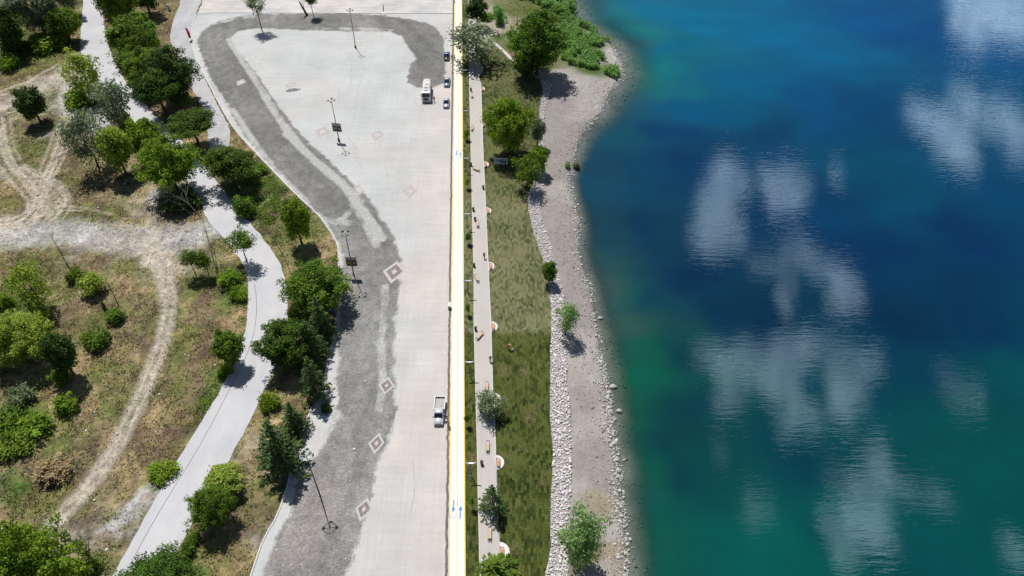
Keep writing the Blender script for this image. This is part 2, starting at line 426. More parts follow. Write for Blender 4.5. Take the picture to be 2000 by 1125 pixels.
# patches of straw and of fresh green within the scrub
for nn, c, th, k in ((fbm(X, Y, 2.2, 21), PAL['t'], .58, 4), (n3, PAL['g'], .62, 2.4), (fbm(X, Y, 1.6, 77, 3), PAL['o'], .56, 5), (fbm(X, Y, 3.0, 88), PAL['r'], .58, 4), (fbm(X, Y, 1.3, 93, 3), PAL['y'], .6, 5)):
    a = np.clip((nn - th) * k * 2, 0, .48) * isveg
    colr = colr * (1 - a[..., None]) + np.array(c) * a[..., None]
sft = np.where(X > pathx(Y) + 5, .22, 1.0); colr *= (1 + sft * (n2 - .5))[..., None] * (1 + sft * .56 * (fbm(X, Y, 4, 66) - .5))[..., None]
# wheel tracks worn into the scrub
TR = [([(410,450),(360,462),(320,460),(260,465),(200,465),(120,452),(60,452),(0,462),(-60,475)], 5.2, .55, 'k'),
 ([(150,112),(130,135),(100,158),(60,180),(20,200),(-40,225)], 3.4, .6, 'd'), ([(165,150),(140,160),(125,190),(130,215),(175,232),(205,240)], 2.2, .7, 'k'),
 ([(125,170),(122,210),(118,250),(108,300),(95,350),(88,390),(95,420)], 1.3, .3, 'd'),
 ([(5,230),(12,285),(30,325),(55,350),(72,372),(72,395),(58,420),(30,435),(-10,442)], .55, .85, 'd'), ([(0,250),(4,290),(22,332),(48,358),(66,378),(64,396),(50,414),(24,428),(-10,434)], .5, .7, 'd'),
 ([(130,270),(117,302),(98,340),(84,372),(78,398),(66,425),(40,445)], .5, .9, 'd'), ([(120,268),(106,300),(90,335),(76,368),(68,395),(56,420),(30,440)], .5, .8, 'd'),
 ([(40,328),(70,343),(105,358),(126,378),(130,400),(114,420),(98,432)], .5, .8, 'd'), ([(36,336),(66,352),(98,366),(114,384),(116,402),(104,418),(88,430)], .5, .6, 'd'),
 ([(0,290),(20,330),(50,348)], .45, .6, 'd'), ([(140,265),(128,300),(110,338),(94,372),(84,402),(70,430),(50,450)], .45, .7, 'd'), ([(104,262),(92,300),(78,335),(66,366),(60,394),(48,416)], .4, .6, 'd'), ([(48,322),(76,338),(112,352),(136,376),(140,404),(124,428)], .4, .6, 'd'), ([(-10,300),(12,345),(38,372),(56,392),(54,416),(30,440),(-10,452)], .5, .7, 'd'), ([(20,225),(26,285),(44,320),(70,350)], .4, .5, 'd'), ([(80,400),(120,410),(160,412)], .35, .6, 'd'), ([(86,418),(60,446),(20,458)], .5, .7, 'd'), ([(318,545),(326,592),(316,650),(300,696),(275,760)], .3, .4, 't'), ([(0,180),(40,165),(80,145),(115,125)], .6, .7, 'd'), ([(100,400),(140,402),(180,410),(220,420)], .4, .4, 'd'),
 ([(290,470),(312,500),(326,540),(333,590),(322,652),(307,695),(282,760),(256,812),(231,866),(196,921),(162,962),(136,990),(105,1022)], 2.05, .85, 'd'),
 ([(255,470),(290,500),(312,540),(322,590)], 1.6, .5, 'd'), ([(258,880),(262,905),(275,932)], .4, .8, 't'), ([(243,885),(242,915),(248,945),(262,965)], .4, .7, 't'), ([(232,890),(230,920),(234,945)], .4, .5, 't'),
 ([(300,400),(290,440),(300,480)], 1.4, .4, 'd'), ([(1190,100),(1207,120),(1212,150)], 2.0, .5, 'C')]
for P, wd, st, c in TR:
    L = W2(smooth_poly(P, 2)); bx = [L[:, 0].min() - 8, L[:, 0].max() + 8, L[:, 1].min() - 8, L[:, 1].max() + 8]
    iy = (GY > bx[2]) & (GY < bx[3]); ix = (GX > bx[0]) & (GX < bx[1])
    sub = np.ix_(iy, ix)
    nn_ = .35 if wd < 2.1 else 1.0; d = dist_line(X[sub], Y[sub], L) + ((n2[sub] - .5) * wd * 1.1 + (n1[sub] - .5) * wd * .6) * nn_
    a = np.clip((wd - d) / (wd * (.55 if wd > 1 else .35)), 0, 1) * st * np.clip(.55 + n2[sub], 0, 1)
    if wd == 2.05:                                         # two ruts, weeds between
        a *= 1 - .6 * np.exp(-(d / .35) ** 2)
    tgt = np.array(PAL[c]) * (.85 + .5 * n2[sub])[..., None]
    colr[sub] = colr[sub] * (1 - a[..., None]) + tgt * a[..., None]
# beach: wet band at the water, bed below it
dl = np.where(land, sdist, -sdist)
Z = np.where(dl > 6, 0, np.where(dl > 0, WL * (1 - np.clip(dl / 6, 0, 1)) ** 1.3, np.maximum(WL - .22 * (-dl) - .012 * dl ** 2, -5)))
wet = np.clip(1 - np.abs(dl - .1) / 1.2, 0, 1) * (X > pathx(Y))
colr *= (1 - .35 * wet)[..., None]
bed = np.clip(-dl / 1.0, 0, 1)
stain = fbm(X, Y, 4.5, 61); bedc = np.array((.26,.235,.21)) * (.50 + 1.0 * stain)[..., None] * (.75 + .5 * n2[..., None])
bedc = bedc * (1 - np.clip(-dl / 9, 0, .75))[..., None] + np.array((.07,.17,.12)) * np.clip(-dl / 9, 0, .75)[..., None]
colr = colr * (1 - bed[..., None]) + bedc * bed[..., None]
# gentle roughness of the scrub, none under the paving
free = ~((inpoly(X, Y, W2([(398,-60),(396,0),(387,25),(886,27),(887,0),(888,-60)])) & (Y < 320)) | inpoly(X, Y, ROAD) | inpoly(X, Y, SLIPW) | inpoly(X, Y, PLAZAW) | (X > pathx(Y) - 3))
dpv = np.minimum(dist_line(X, Y, ROAD), dist_line(X, Y, W2(PLZ_L)))
Z = Z + np.where(free, np.clip(dpv / 5, 0, 1) * (fbm(X, Y, 7, 91) - .45) * .7, 0) * (np.abs(X) < 200) * (Y < 280)
Z = Z + np.where((X > pathx(Y) + 12) & (dl > 0), (n2 - .5) * .10 * np.clip(dl / 2, 0, 1), 0)
Z = np.where(free | (dl < 0) | (X > pathx(Y) + 8), Z, 0) - .03
contr = np.where(X > pathx(Y) + 5, .30, 1.0); contr = np.where((Y > 205) & (X < 40), .8, contr)
V = np.stack([X.ravel(), Y.ravel(), Z.ravel()], 1)
ny, nx = X.shape
idx = np.arange(ny * nx).reshape(ny, nx)
F = np.stack([idx[:-1, :-1].ravel(), idx[:-1, 1:].ravel(), idx[1:, 1:].ravel(), idx[1:, :-1].ravel()], 1)

def ground_fn(N, b):
    p = N.pos(); c = N.attr('col')
    f1 = N.noise(p, 1.1, 5, .7); f2 = N.noise(p, 4.5, 3, .7); f3 = N.noise(p, .35, 4, .6)
    g = N.math('MULTIPLY', N.ramp(f1, .3, .7, .58, 1.5), N.ramp(f2, .3, .7, .60, 1.5))
    g = N.math('ADD', 1.0, N.math('MULTIPLY', N.math('SUBTRACT', g, 1.0), N.attr('col', 'Alpha')))
    c2 = N.mix(1.0, c, N_gray(N, g), 'MULTIPLY')
    # scattered pale stones and dry stalks
    v = N.new('ShaderNodeTexVoronoi'); N.put(v.inputs['Vector'], p); v.inputs['Scale'].default_value = 1.7
    st = N.math('MULTIPLY', N.ramp(v.outputs['Distance'], .16, .10, 0, 1), N.ramp(f3, .5, .62, 0, .7))
    c3 = N.mix(st, c2, (.55, .52, .47))
    v2 = N.new('ShaderNodeTexVoronoi'); N.put(v2.inputs['Vector'], p); v2.inputs['Scale'].default_value = 2.3
    dk = N.math('MULTIPLY', N.ramp(v2.outputs['Distance'], .22, .12, 0, 1), N.math('MULTIPLY', N.attr('col', 'Alpha'), .45))
    c4 = N.mix(dk, c3, N.mix(1.0, c3, (.35, .38, .30), 'MULTIPLY'))
    N.put(b.inputs['Base Color'], c4)
    bp = N.new('ShaderNodeBump'); bp.inputs['Strength'].default_value = .55; bp.inputs['Distance'].default_value = .12
    N.put(bp.inputs['Height'], N.math('ADD', f1, f2)); N.put(b.inputs['Normal'], bp.outputs[0])
M_ground = mat('ground_soil', (.3, .25, .15), .95, .1, fn=ground_fn)
g_ob = link('ground', mesh_np('ground', V, F, M_ground, np.concatenate([colr, contr[..., None]], -1).reshape(-1, 4), smooth=True)); g_ob['kind'] = 'structure'
def gz(x, y):
    j = int(np.clip(np.searchsorted(GX, x), 0, nx - 1)); i = int(np.clip(np.searchsorted(GY, y), 0, ny - 1))
    return float(Z[i, j])

# ------------------------------------------------------------------ water
WS = """1150,5,45,108,113 1230,60,22,120,122 1300,130,6,118,126 1300,80,0,108,138 1260,140,26,122,114 1330,30,0,112,152 1500,50,0,108,152 1600,100,0,102,148 1700,20,0,84,140 1800,60,0,75,130 1900,60,5,78,128 1210,90,60,105,105 1200,190,45,90,105 1350,200,0,84,124 1450,170,0,98,138 1600,200,0,78,128 1700,220,0,66,108
1200,260,18,84,98 1300,260,0,62,104 1500,280,0,60,98 1700,300,0,74,104 1180,350,20,70,95 1250,350,5,66,95 1350,330,0,55,95 1600,400,0,60,100 1800,400,0,76,108 1950,380,0,66,106 1180,450,22,66,80 1250,450,2,55,85 1350,520,0,45,80 1500,450,0,50,90 1700,470,0,50,90 1900,480,0,50,93 1180,560,60,85,82 1215,560,10,86,80 1260,560,0,60,80 1400,600,0,48,75 1500,620,0,46,75 1750,600,0,45,75 1900,600,0,50,84
1200,640,55,88,78 1235,680,5,95,72 1300,700,0,62,74 1250,760,0,97,70 1400,830,0,60,70 1800,700,0,60,80 1950,700,0,80,84 1900,850,0,78,79 1230,850,45,88,74 1275,850,0,92,68 1350,900,0,60,68 1290,950,0,88,64 1400,1000,0,60,68 1320,1060,0,86,74 1550,1100,0,92,84 1450,1110,0,86,80 1750,1100,0,72,75 1950,950,0,76,75 1700,1000,0,80,80 1260,1000,20,84,72 1280,1100,10,88,72 1600,900,0,60,74 1980,1000,0,80,78"""
WS = [list(map(float, p.split(','))) for p in WS.split()]
WP = W2([(a[0], a[1]) for a in WS]); WC = np.array([s2l(*a[2:5], k=.73) for a in WS])
wx = axis(4, 190, 1.0, 2300, 1.3); wy = axis(40, 270, 1.0, 2500, 1.3)
wx = wx[wx > -10]
XX, YY = np.meshgrid(wx, wy)
num = np.zeros(XX.shape + (3,)); den = np.zeros(XX.shape)
Xw = XX + (fbm(XX, YY, 22, 3) - .5) * 22; Yw = YY + (fbm(XX, YY, 22, 8) - .5) * 22
for (px, py), c in zip(WP, WC):
    wgt = 1.0 / ((Xw - px) ** 2 + (Yw - py) ** 2 + 8.0) ** 1.5
    num += wgt[..., None] * c; den += wgt
wcol = num / den[..., None]
wd_ = np.where(inpoly(XX, YY, LAND), -1, 1) * dist_line(XX, YY, SH)
wide = np.interp(YY, [60, 92, 108, 158, 190, 215], [6.5, 6.5, 4.2, 4.2, 12, 15]) + (fbm(XX, YY, 12, 17) - .5) * 4
al = np.clip(wd_ / wide, 0, 1); al = al * al * (3 - 2 * al)
W4 = np.concatenate([wcol, al[..., None]], -1).reshape(-1, 4)
Vw = np.stack([XX.ravel(), YY.ravel(), np.full(XX.size, WL)], 1)
b_, a_ = XX.shape; ii = np.arange(XX.size).reshape(b_, a_)
Fw = np.stack([ii[:-1, :-1].ravel(), ii[:-1, 1:].ravel(), ii[1:, 1:].ravel(), ii[1:, :-1].ravel()], 1)
mw = bpy.data.materials.new('lake_water'); mw.use_nodes = True
N = NT(mw.node_tree); N.n.clear()
out = N.new('ShaderNodeOutputMaterial')
at = N.new('ShaderNodeAttribute', attribute_name='col')
p = N.pos()
df = N.new('ShaderNodeBsdfDiffuse')
m1 = N.ramp(N.noise(N.scale(p, (1, 1.6, 1)), .05, 4, .6), .3, .7, .88, 1.12)
N.put(df.inputs[0], N.mix(1.0, at.outputs['Color'], N_gray(N, m1), 'MULTIPLY'))
tr = N.new('ShaderNodeBsdfTransparent'); tr.inputs[0].default_value = (.86, .93, .90, 1)
body = N.new('ShaderNodeMixShader'); N.put(body.inputs[0], N.math('ADD', N.math('MULTIPLY', at.outputs['Alpha'], .90), .10)); N.l.new(tr.outputs[0], body.inputs[1]); N.l.new(df.outputs[0], body.inputs[2])
# fine wind ripples, crests running across the lake
r1 = N.noise(N.scale(p, (.20, 1.25, 1), .10), 1.0, 3, .55, .3)
r2 = N.noise(N.scale(p, (.45, 3.2, 1), -.08), 1.0, 2, .5)
r3 = N.noise(N.scale(p, (.03, .10, 1), .2), 1.0, 2, .5)
hgt = N.math('ADD', N.math('MULTIPLY', r1, 1.0), N.math('MULTIPLY', r2, .55))
bp = N.new('ShaderNodeBump'); bp.inputs['Strength'].default_value = 1.0; bp.inputs['Distance'].default_value = .0085
N.put(bp.inputs['Height'], N.math('MULTIPLY', hgt, N.ramp(r3, .3, .7, .6, 1.3)))
gl = N.new('ShaderNodeBsdfGlossy'); gl.inputs['Roughness'].default_value = .03; N.l.new(bp.outputs[0], gl.inputs['Normal'])
gl.inputs['Color'].default_value = (.72, .88, 1, 1)
fr = N.new('ShaderNodeFresnel'); fr.inputs[0].default_value = 1.62; N.l.new(bp.outputs[0], fr.inputs[1])
fin = N.new('ShaderNodeMixShader'); N.put(fin.inputs[0], fr.outputs[0]); N.l.new(body.outputs[0], fin.inputs[1]); N.l.new(gl.outputs[0], fin.inputs[2])
N.l.new(fin.outputs[0], out.inputs[0])
water = link('lake_water', mesh_np('lake_water', Vw, Fw, mw, W4)); water['kind'] = 'structure'

# ------------------------------------------------------------------ paving
def concrete_fn(base, blot=.10, scale=.22, streak=None, fine=.06, joints=None):
    def fn(N, b):
        p = N.pos()
        a = N.ramp(N.noise(p, scale, 5, .6), .3, .7, 1 - blot, 1 + blot)
        c = N.ramp(N.noise(p, 3.0, 4, .7), .3, .7, 1 - fine, 1 + fine)
        g = N.math('MULTIPLY', a, c)
        if streak:
            s = N.ramp(N.noise(N.scale(p, streak[0], streak[1]), 1.0, 4, .6), .3, .7, 1 - streak[2], 1 + streak[2])
            g = N.math('MULTIPLY', g, s)
        tintf = N.ramp(N.noise(p, scale * .5, 3, .5), .35, .65, 0, 1)
        col = N.mix(tintf, base, (base[0] * 1.03, base[1] * .985, base[2] * .95))
        N.put(b.inputs['Base Color'], N.mix(1.0, col, N_gray(N, g), 'MULTIPLY'))
        bp = N.new('ShaderNodeBump'); bp.inputs['Strength'].default_value = .25; bp.inputs['Distance'].default_value = .03
        N.put(bp.inputs['Height'], c); N.put(b.inputs['Normal'], bp.outputs[0])
    return fn
def plaza_fn(N, b):
    p = N.pos(); xyz = N.new('ShaderNodeSeparateXYZ'); N.put(xyz.inputs[0], p)
    warm = N.math('ADD', N.ramp(xyz.outputs[0], -32, -12, 0, .9), N.ramp(N.noise(p, .035, 4, .6), .42, .66, -.25, .55), clamp=True)
    col = N.mix(warm, (.515, .527, .525), (.585, .530, .495))
    g = N.math('MULTIPLY', N.ramp(N.noise(p, .09, 5, .65), .3, .7, .88, 1.10), N.ramp(N.noise(N.scale(p, (2.4, .05, 1)), 1.0, 4, .65), .3, .7, .955, 1.05))
    g = N.math('MULTIPLY', g, N.ramp(N.noise(N.scale(p, (.08, 1.2, 1), .1), 1.0, 5, .6), .3, .7, .95, 1.05))
    g = N.math('MULTIPLY', g, N.ramp(N.noise(p, 2.5, 5, .75), .3, .7, .93, 1.06))
    dirt = N.ramp(N.noise(p, .45, 6, .75), .62, .78, 0, .35)
    N.put(b.inputs['Base Color'], N.mix(dirt, N.mix(1.0, col, N_gray(N, g), 'MULTIPLY'), (.36, .345, .325)))
M_road = mat('road_concrete', (.6,)*3, .9, .15, fn=concrete_fn((.52, .53, .56), .08, .12, ((.5, .06, 1), .5, .05), .05))
M_slip = mat('slip_asphalt', (.6,)*3, .9, .15, fn=concrete_fn((.44, .45, .475), .12, .15, ((.6, .05, 1), .35, .10), .05))
M_plaza = mat('plaza_sanded', (.6,)*3, .93, .12, fn=plaza_fn)
M_lot = mat('gravel_lot', (.6,)*3, .93, .1, fn=concrete_fn((.55, .54, .53), .18, .12, ((.12, .8, 1), .1, .12), .08))
M_kerb = mat('kerb_concrete', (.66, .65, .63), .85, .2, noise=(1.5, .12))
M_path = mat('path_concrete', (.8,)*3, .8, .2, fn=concrete_fn((.79, .77, .73), .06, .1, ((3, .05, 1), 0, .03), .04))
M_walk = mat('walk_concrete', (.6,)*3, .9, .15, fn=concrete_fn((.50, .475, .455), .05, .15, ((2.0, .1, 1), 0, .04), .05))
M_pad = mat('pad_concrete', (.72, .70, .68), .85, .15, noise=(2.0, .07))
M_yellow = mat('yellow_paint', (.85, .62, .06), .7, .2, noise=(2.0, .08))
M_blue = mat('blue_paint', (.05, .25, .70), .7, .2, noise=(2.0, .1))
M_faint = mat('worn_symbol_paint', (.64, .66, .74), .7, .2, noise=(2.0, .08))
M_strip = mat('bare_edge_soil', (.20, .165, .14), .95, .1, noise=(1.2, .45))

sheet('road', densify(ROAD, 1.2, .13), .02, M_road)
sheet('slip_road', densify(SLIPW, 1.2, .10), .024, M_slip)
LOT = [(398,-60),(396,0),(387,25),(500,26),(700,26),(886,27),(887,0),(888,-60)]
sheet('gravel_lot', densify(W2(LOT), 2, .08), .016, M_lot)
sheet('plaza_paving', densify(PLAZAW, 1.5), .032, M_plaza)
BANDW = densify(W2(BAND_OUT + BAND_IN), .9, .20)
def grid_sheet(name, P, step, z, m, fn):
    """ragged edged sheet on a fine grid; fn gives the colour of each point"""
    lo, hi = P.min(0) - step, P.max(0) + step
    gx_ = np.arange(lo[0], hi[0], step); gy_ = np.arange(max(lo[1], 38), hi[1], step); A, Bb = np.meshgrid(gx_, gy_)
    ins = inpoly(A[:-1, :-1] + step / 2, Bb[:-1, :-1] + step / 2, P)
    idx_ = np.arange(A.size).reshape(A.shape); F = np.stack([idx_[:-1, :-1][ins], idx_[:-1, 1:][ins], idx_[1:, 1:][ins], idx_[1:, :-1][ins]], 1)
    used, inv = np.unique(F, return_inverse=True); Xa, Ya = A.ravel()[used], Bb.ravel()[used]
    o = link(name, mesh_np(name, np.c_[Xa, Ya, np.full(len(Xa), z)], inv.reshape(-1, 4), m, fn(Xa, Ya))); o['kind'] = 'structure'; return o
STREAKS = [([(447,78),(470,110),(505,165),(548,235),(588,290),(628,328),(655,350),(690,380)], 1.5, .75), ([(560,262),(600,300),(640,335),(668,356)], 1.2, .9), ([(680,372),(700,402),(722,432),(744,465)], 1.6, .8), ([(690,400),(715,440),(735,480)], 1.3, .7),
 ([(630,428),(660,434),(705,437)], 1.5, .62), ([(590,360),(610,362),(640,366)], 1.2, .5), ([(665,430),(690,408),(705,395)], 1.3, .65), ([(752,560),(752,600),(746,640),(743,690),(748,740),(742,800)], 1.1, .65), ([(738,600),(730,650),(734,700)], .8, .5),
 ([(745,860),(722,900),(700,960),(686,1020)], 1.2, .35), ([(560,940),(600,882),(632,845),(652,812)], 1.6, .8), ([(400,50),(430,42),(470,34),(510,30)], 2.0, .6), ([(600,58),(700,56),(760,60)], 1.6, .6), ([(512,1060),(500,1100),(485,1180)], 1.6, .7), ([(455,215),(480,255),(512,300),(552,348),(600,395)], 1.1, .7), ([(640,452),(652,478),(662,520),(664,580)], 1.0, .6)]
def band_col(Xa, Ya):
    dk = dist_line(Xa, Ya, W2(PLZ_L)); wv = dk + (fbm(Xa, Ya, 6, 7) - .5) * 3
    lanes = fbm(wv * 1.0, Xa * 0 + 3.3, 1.6, 71, 3) * .55 + fbm(wv, Ya * .08, 3.5, 73, 2) * .45
    big = fbm(Xa, Ya, 11, 75); spot = fbm(Xa, Ya, 1.3, 76, 3)
    v = .213 * (.62 + .76 * lanes) * (.72 + .56 * big) * (.72 + .56 * spot)
    v = v * np.clip(1.12 - (Ya - 50) / 500, .90, 1.10)
    warm = np.clip((fbm(Xa, Ya, 14, 79) - .45) * 3, 0, 1)
    c = v[:, None] * (np.array([1.01, 1.0, .955]) * (1 - warm[:, None]) + np.array([1.05, .975, .93]) * warm[:, None])
    sand = np.zeros(len(Xa))
    for P_, w__, st in STREAKS:
        d = dist_line(Xa, Ya, smooth_poly(W2(P_), 1)); sand = np.maximum(sand, st * np.clip(1.5 - d / w__, 0, 1))
    ed = dist_line(Xa, Ya, np.concatenate([BANDW, BANDW[:1]])); sand = np.maximum(sand, .85 * np.clip(1 - ed / 1.1, 0, 1))
    rag = fbm(Xa, Ya, 1.8, 81); rg2 = fbm(wv * 1.2, (Xa + Ya) * .35, 2.0, 83)
    k = np.clip((sand * 1.2 - .35 * rag - .65 * rg2 - .08) * 3.2, 0, .85)[:, None]
    return c * (1 - k) + np.array([.46, .462, .45]) * k
def band_fn(N, b):
    p = N.pos()
    v = N.new('ShaderNodeTexVoronoi'); N.put(v.inputs['Vector'], N.scale(p, (1.6, 3.0, 1), .15)); v.inputs['Scale'].default_value = 2.4
    cell = N.ramp(v.outputs['Color'], .1, .9, .74, 1.28); med = N.ramp(N.noise(p, 2.2, 4, .7), .3, .7, .84, 1.18)
    N.put(b.inputs['Base Color'], N.mix(1.0, N.attr('col'), N_gray(N, N.math('MULTIPLY', cell, med)), 'MULTIPLY'))
    bp = N.new('ShaderNodeBump'); bp.inputs['Strength'].default_value = .4; bp.inputs['Distance'].default_value = .04
    N.put(bp.inputs['Height'], v.outputs['Distance']); N.put(b.inputs['Normal'], bp.outputs[0])
M_cob = mat('cobbles', (.25,)*3, .9, .15, fn=band_fn)
grid_sheet('cobble_band', BANDW, .36, .038, M_cob, band_col)
kp = smooth_poly(W2([(886,26.5),(700,26),(500,25.5),(386,25)] + PLZ_L[1:]), 1)
strip('plaza_kerb', kp, .26, .15, M_kerb, .16)
M_mark = mat('tyre_mark', (.44, .435, .42), .95, .1, noise=(1.5, .2))
for P_ in ([(686,128),(688,150),(683,180),(674,202)], [(716,130),(706,150),(702,172)], [(660,170),(664,190),(660,205)], [(690,300),(702,320),(712,340)], [(752,322),(757,340),(756,355)], [(676,262),(692,285),(704,310)], [(800,1010),(812,960),(806,900)], [(700,180),(694,215),(690,240)]):
    strip('tyre_mark', smooth_poly(W2(P_), 2), .14, .037, M_mark)
streakpuddle = densify(smooth_poly(W2([(558,176),(575,172),(592,174),(575,179),(560,181)]), 1, True), .6, .1)
sheet('dust_patch', streakpuddle, .036, mat('dark_dust', (.22, .225, .22), .95, .1, noise=(1, .3)))
# diamonds set in the paving
M_dw = mat('pale_stone_inlay', (.52, .51, .50), .85, .15, noise=(2.5, .15))
M_dr = mat('rosy_stone_inlay', (.27, .222, .212), .85, .15, noise=(2.5, .3))
M_dp = mat('faded_rosy_inlay', (.50, .445, .435), .9, .1, noise=(2.0, .16))
def diamond(c, faded, lab):
    P = W2(c); cen = P.mean(0); f = lambda k: cen + (P - cen) * k
    o = sheet('paving_inlay', f(1.0), .046, M_dp if faded else M_dw, kind=None)
    tag(o, lab, 'paving inlay', 'diamond inlays in the paving')
    for nm, k, m, z in (('field', .70 if not faded else .45, M_dr if not faded else M_plaza, .050), ('centre', .26, M_dw, .054)):
        if faded and nm == 'centre': continue
        sheet(nm, f(k), z, m, kind=None, parent=o)
    return o
diamond([(776,510),(793,530),(764,554),(747.5,530)], 0, 'large pale framed diamond inlay beside the lamp mast with banners on the dark cobbles')
diamond([(759,736),(771,754),(751,771),(739,752)], 0, 'pale framed diamond inlay in the dark cobbles left of the white pickup truck')
diamond([(741,846),(751,865),(731,887),(719,866)], 0, 'pale framed diamond inlay on the edge of the cobbles, second nearest of the row')
diamond([(718,972),(729,995),(703,1019),(694,993)], 0, 'pale framed diamond inlay beside the shadow of the tallest lamp mast, nearest of the row')
diamond([(635,247),(645,260),(622,269),(616,255)], 1, 'faded rosy square inlay left of the banner mast in the sanded plaza')
diamond([(741,254),(750,264),(732,275),(724,262)], 1, 'faded rosy diamond inlay alone in the middle of the sanded plaza')
diamond([(802,361),(815,374),(800,387),(786,374)], 1, 'faded rosy diamond inlay nearest the bicycle path in the sanded plaza')
diamond([(556,166),(575,160),(579,166),(562,173)], 1, 'faded rosy square inlay in the upper left of the sanded plaza')
diamond([(461,160),(475,154),(481,161),(464,168)], 1, 'rosy rectangle inlay in the dark cobble band near the slip road')
diamond([(690,365),(703,361),(712,374),(700,383)], 1, 'rosy diamond inlay straddling the inner edge of the cobble band')
# bare strip, bicycle path, its lines and symbols
strip('soil_strip', np.array([[pathx(y) - .34 + float(RNG.normal(0, .05)), y] for y in np.arange(20, 420, .8)]), .42, .043, M_strip)
sheet('bicycle_path', PATHW, .10, M_path, .12)
for k, x_, wd in ((0, .10, .15), (1, PW / 2, .10), (2, PW - .10, .15)):
    strip('path_line', [[pathx(20) + x_, 20], [pathx(150) + x_, 150], [pathx(420) + x_, 420]], wd, .104, M_yellow)
def arrow(x, y, up, s=1.0):
    k = 1 if up else -1
    P = [(-.09, -1.15), (.09, -1.15), (.09, .35), (.30, .35), (0, 1.15), (-.30, .35), (-.09, .35)]
    return sheet('lane_arrow', np.array([(x + a * s, y + b * k * s) for a, b in P][::k]), .104, M_blue)
def bike_symbol(x, y, k=1):
    mb = MB()
    for cx_ in (-.38, .38):
        R = ring_pts(.26, 14); r = ring_pts(.17, 14)
        for i in range(14):
            j = (i + 1) % 14
            mb.face([(x + cx_ + R[i][0], y + R[i][1] * 1.3, .104), (x + cx_ + R[j][0], y + R[j][1] * 1.3, .104), (x + cx_ + r[j][0], y + r[j][1] * 1.3, .104), (x + cx_ + r[i][0], y + r[i][1] * 1.3, .104)])
    for a, b in (((-.38, 0), (-.12, .62)), ((-.12, .62), (.26, .60)), ((.38, 0), (.22, .86)), ((-.12, .62), (0, .02)), ((0, .02), (.26, .60)), ((-.2, .8), (-.05, .8)), ((.1, .88), (.3, .88))):
        ax, ay = a; bx_, by_ = b; L = math.hypot(bx_ - ax, by_ - ay); nx_, ny_ = -(by_ - ay) / L * .035, (bx_ - ax) / L * .035
        mb.face([(x + ax + nx_, y + k * (ay + ny_), .1045), (x + bx_ + nx_, y + k * (by_ + ny_), .1045), (x + bx_ - nx_, y + k * (by_ - ny_), .1045), (x + ax - nx_, y + k * (ay - ny_), .1045)])
    o = mb.build('bicycle_symbol', M_faint); o['kind'] = 'structure'
for (px, py, up) in ((885.8, 989, 0), (899.2, 1001, 1), (891.8, 299, 0), (899.3, 303, 1)):
    x, y = g2(px, py); arrow(x, y, up)
for (px, py, k) in ((884.5, 1008, -1), (899.5, 983, 1), (892, 306, -1), (899.5, 295, 1)):
    x, y = g2(px, py); bike_symbol(x, y, k)

# walkway and round pads for the benches
sheet('walkway', densify(WALKW, 1.5), .09, M_walk, .10)
M_edge = mat('pale_kerb_stone', (.66, .645, .62), .85, .15, noise=(1.5, .1))
for P in (WALK[:14],):
    strip('walkway_kerb', W2(P), .17, .115, M_edge, .12)
strip('walkway_kerb', W2([(970.5,944),(968,887),(966,817),(962.5,765),(959,635),(954.5,540),(949,412),(943,280),(939,162)]), .17, .115, M_edge, .12)
PADS = [(968.3,903.5,1.55),(959,638,1.45),(954.2,520,1.4),(949.2,412,1.35),(945,321.5,1.35),(942,243,1.3),(939,174,1.3),(936,113,1.2),(964,781,1.6),(975,1078,1.75)]
for px, py, r in PADS:
    x, y = g2(px, py); r *= .93
    sheet('bench_pad', np.array(ring_pts(r, 28, x, y)), .085, M_pad, .1)

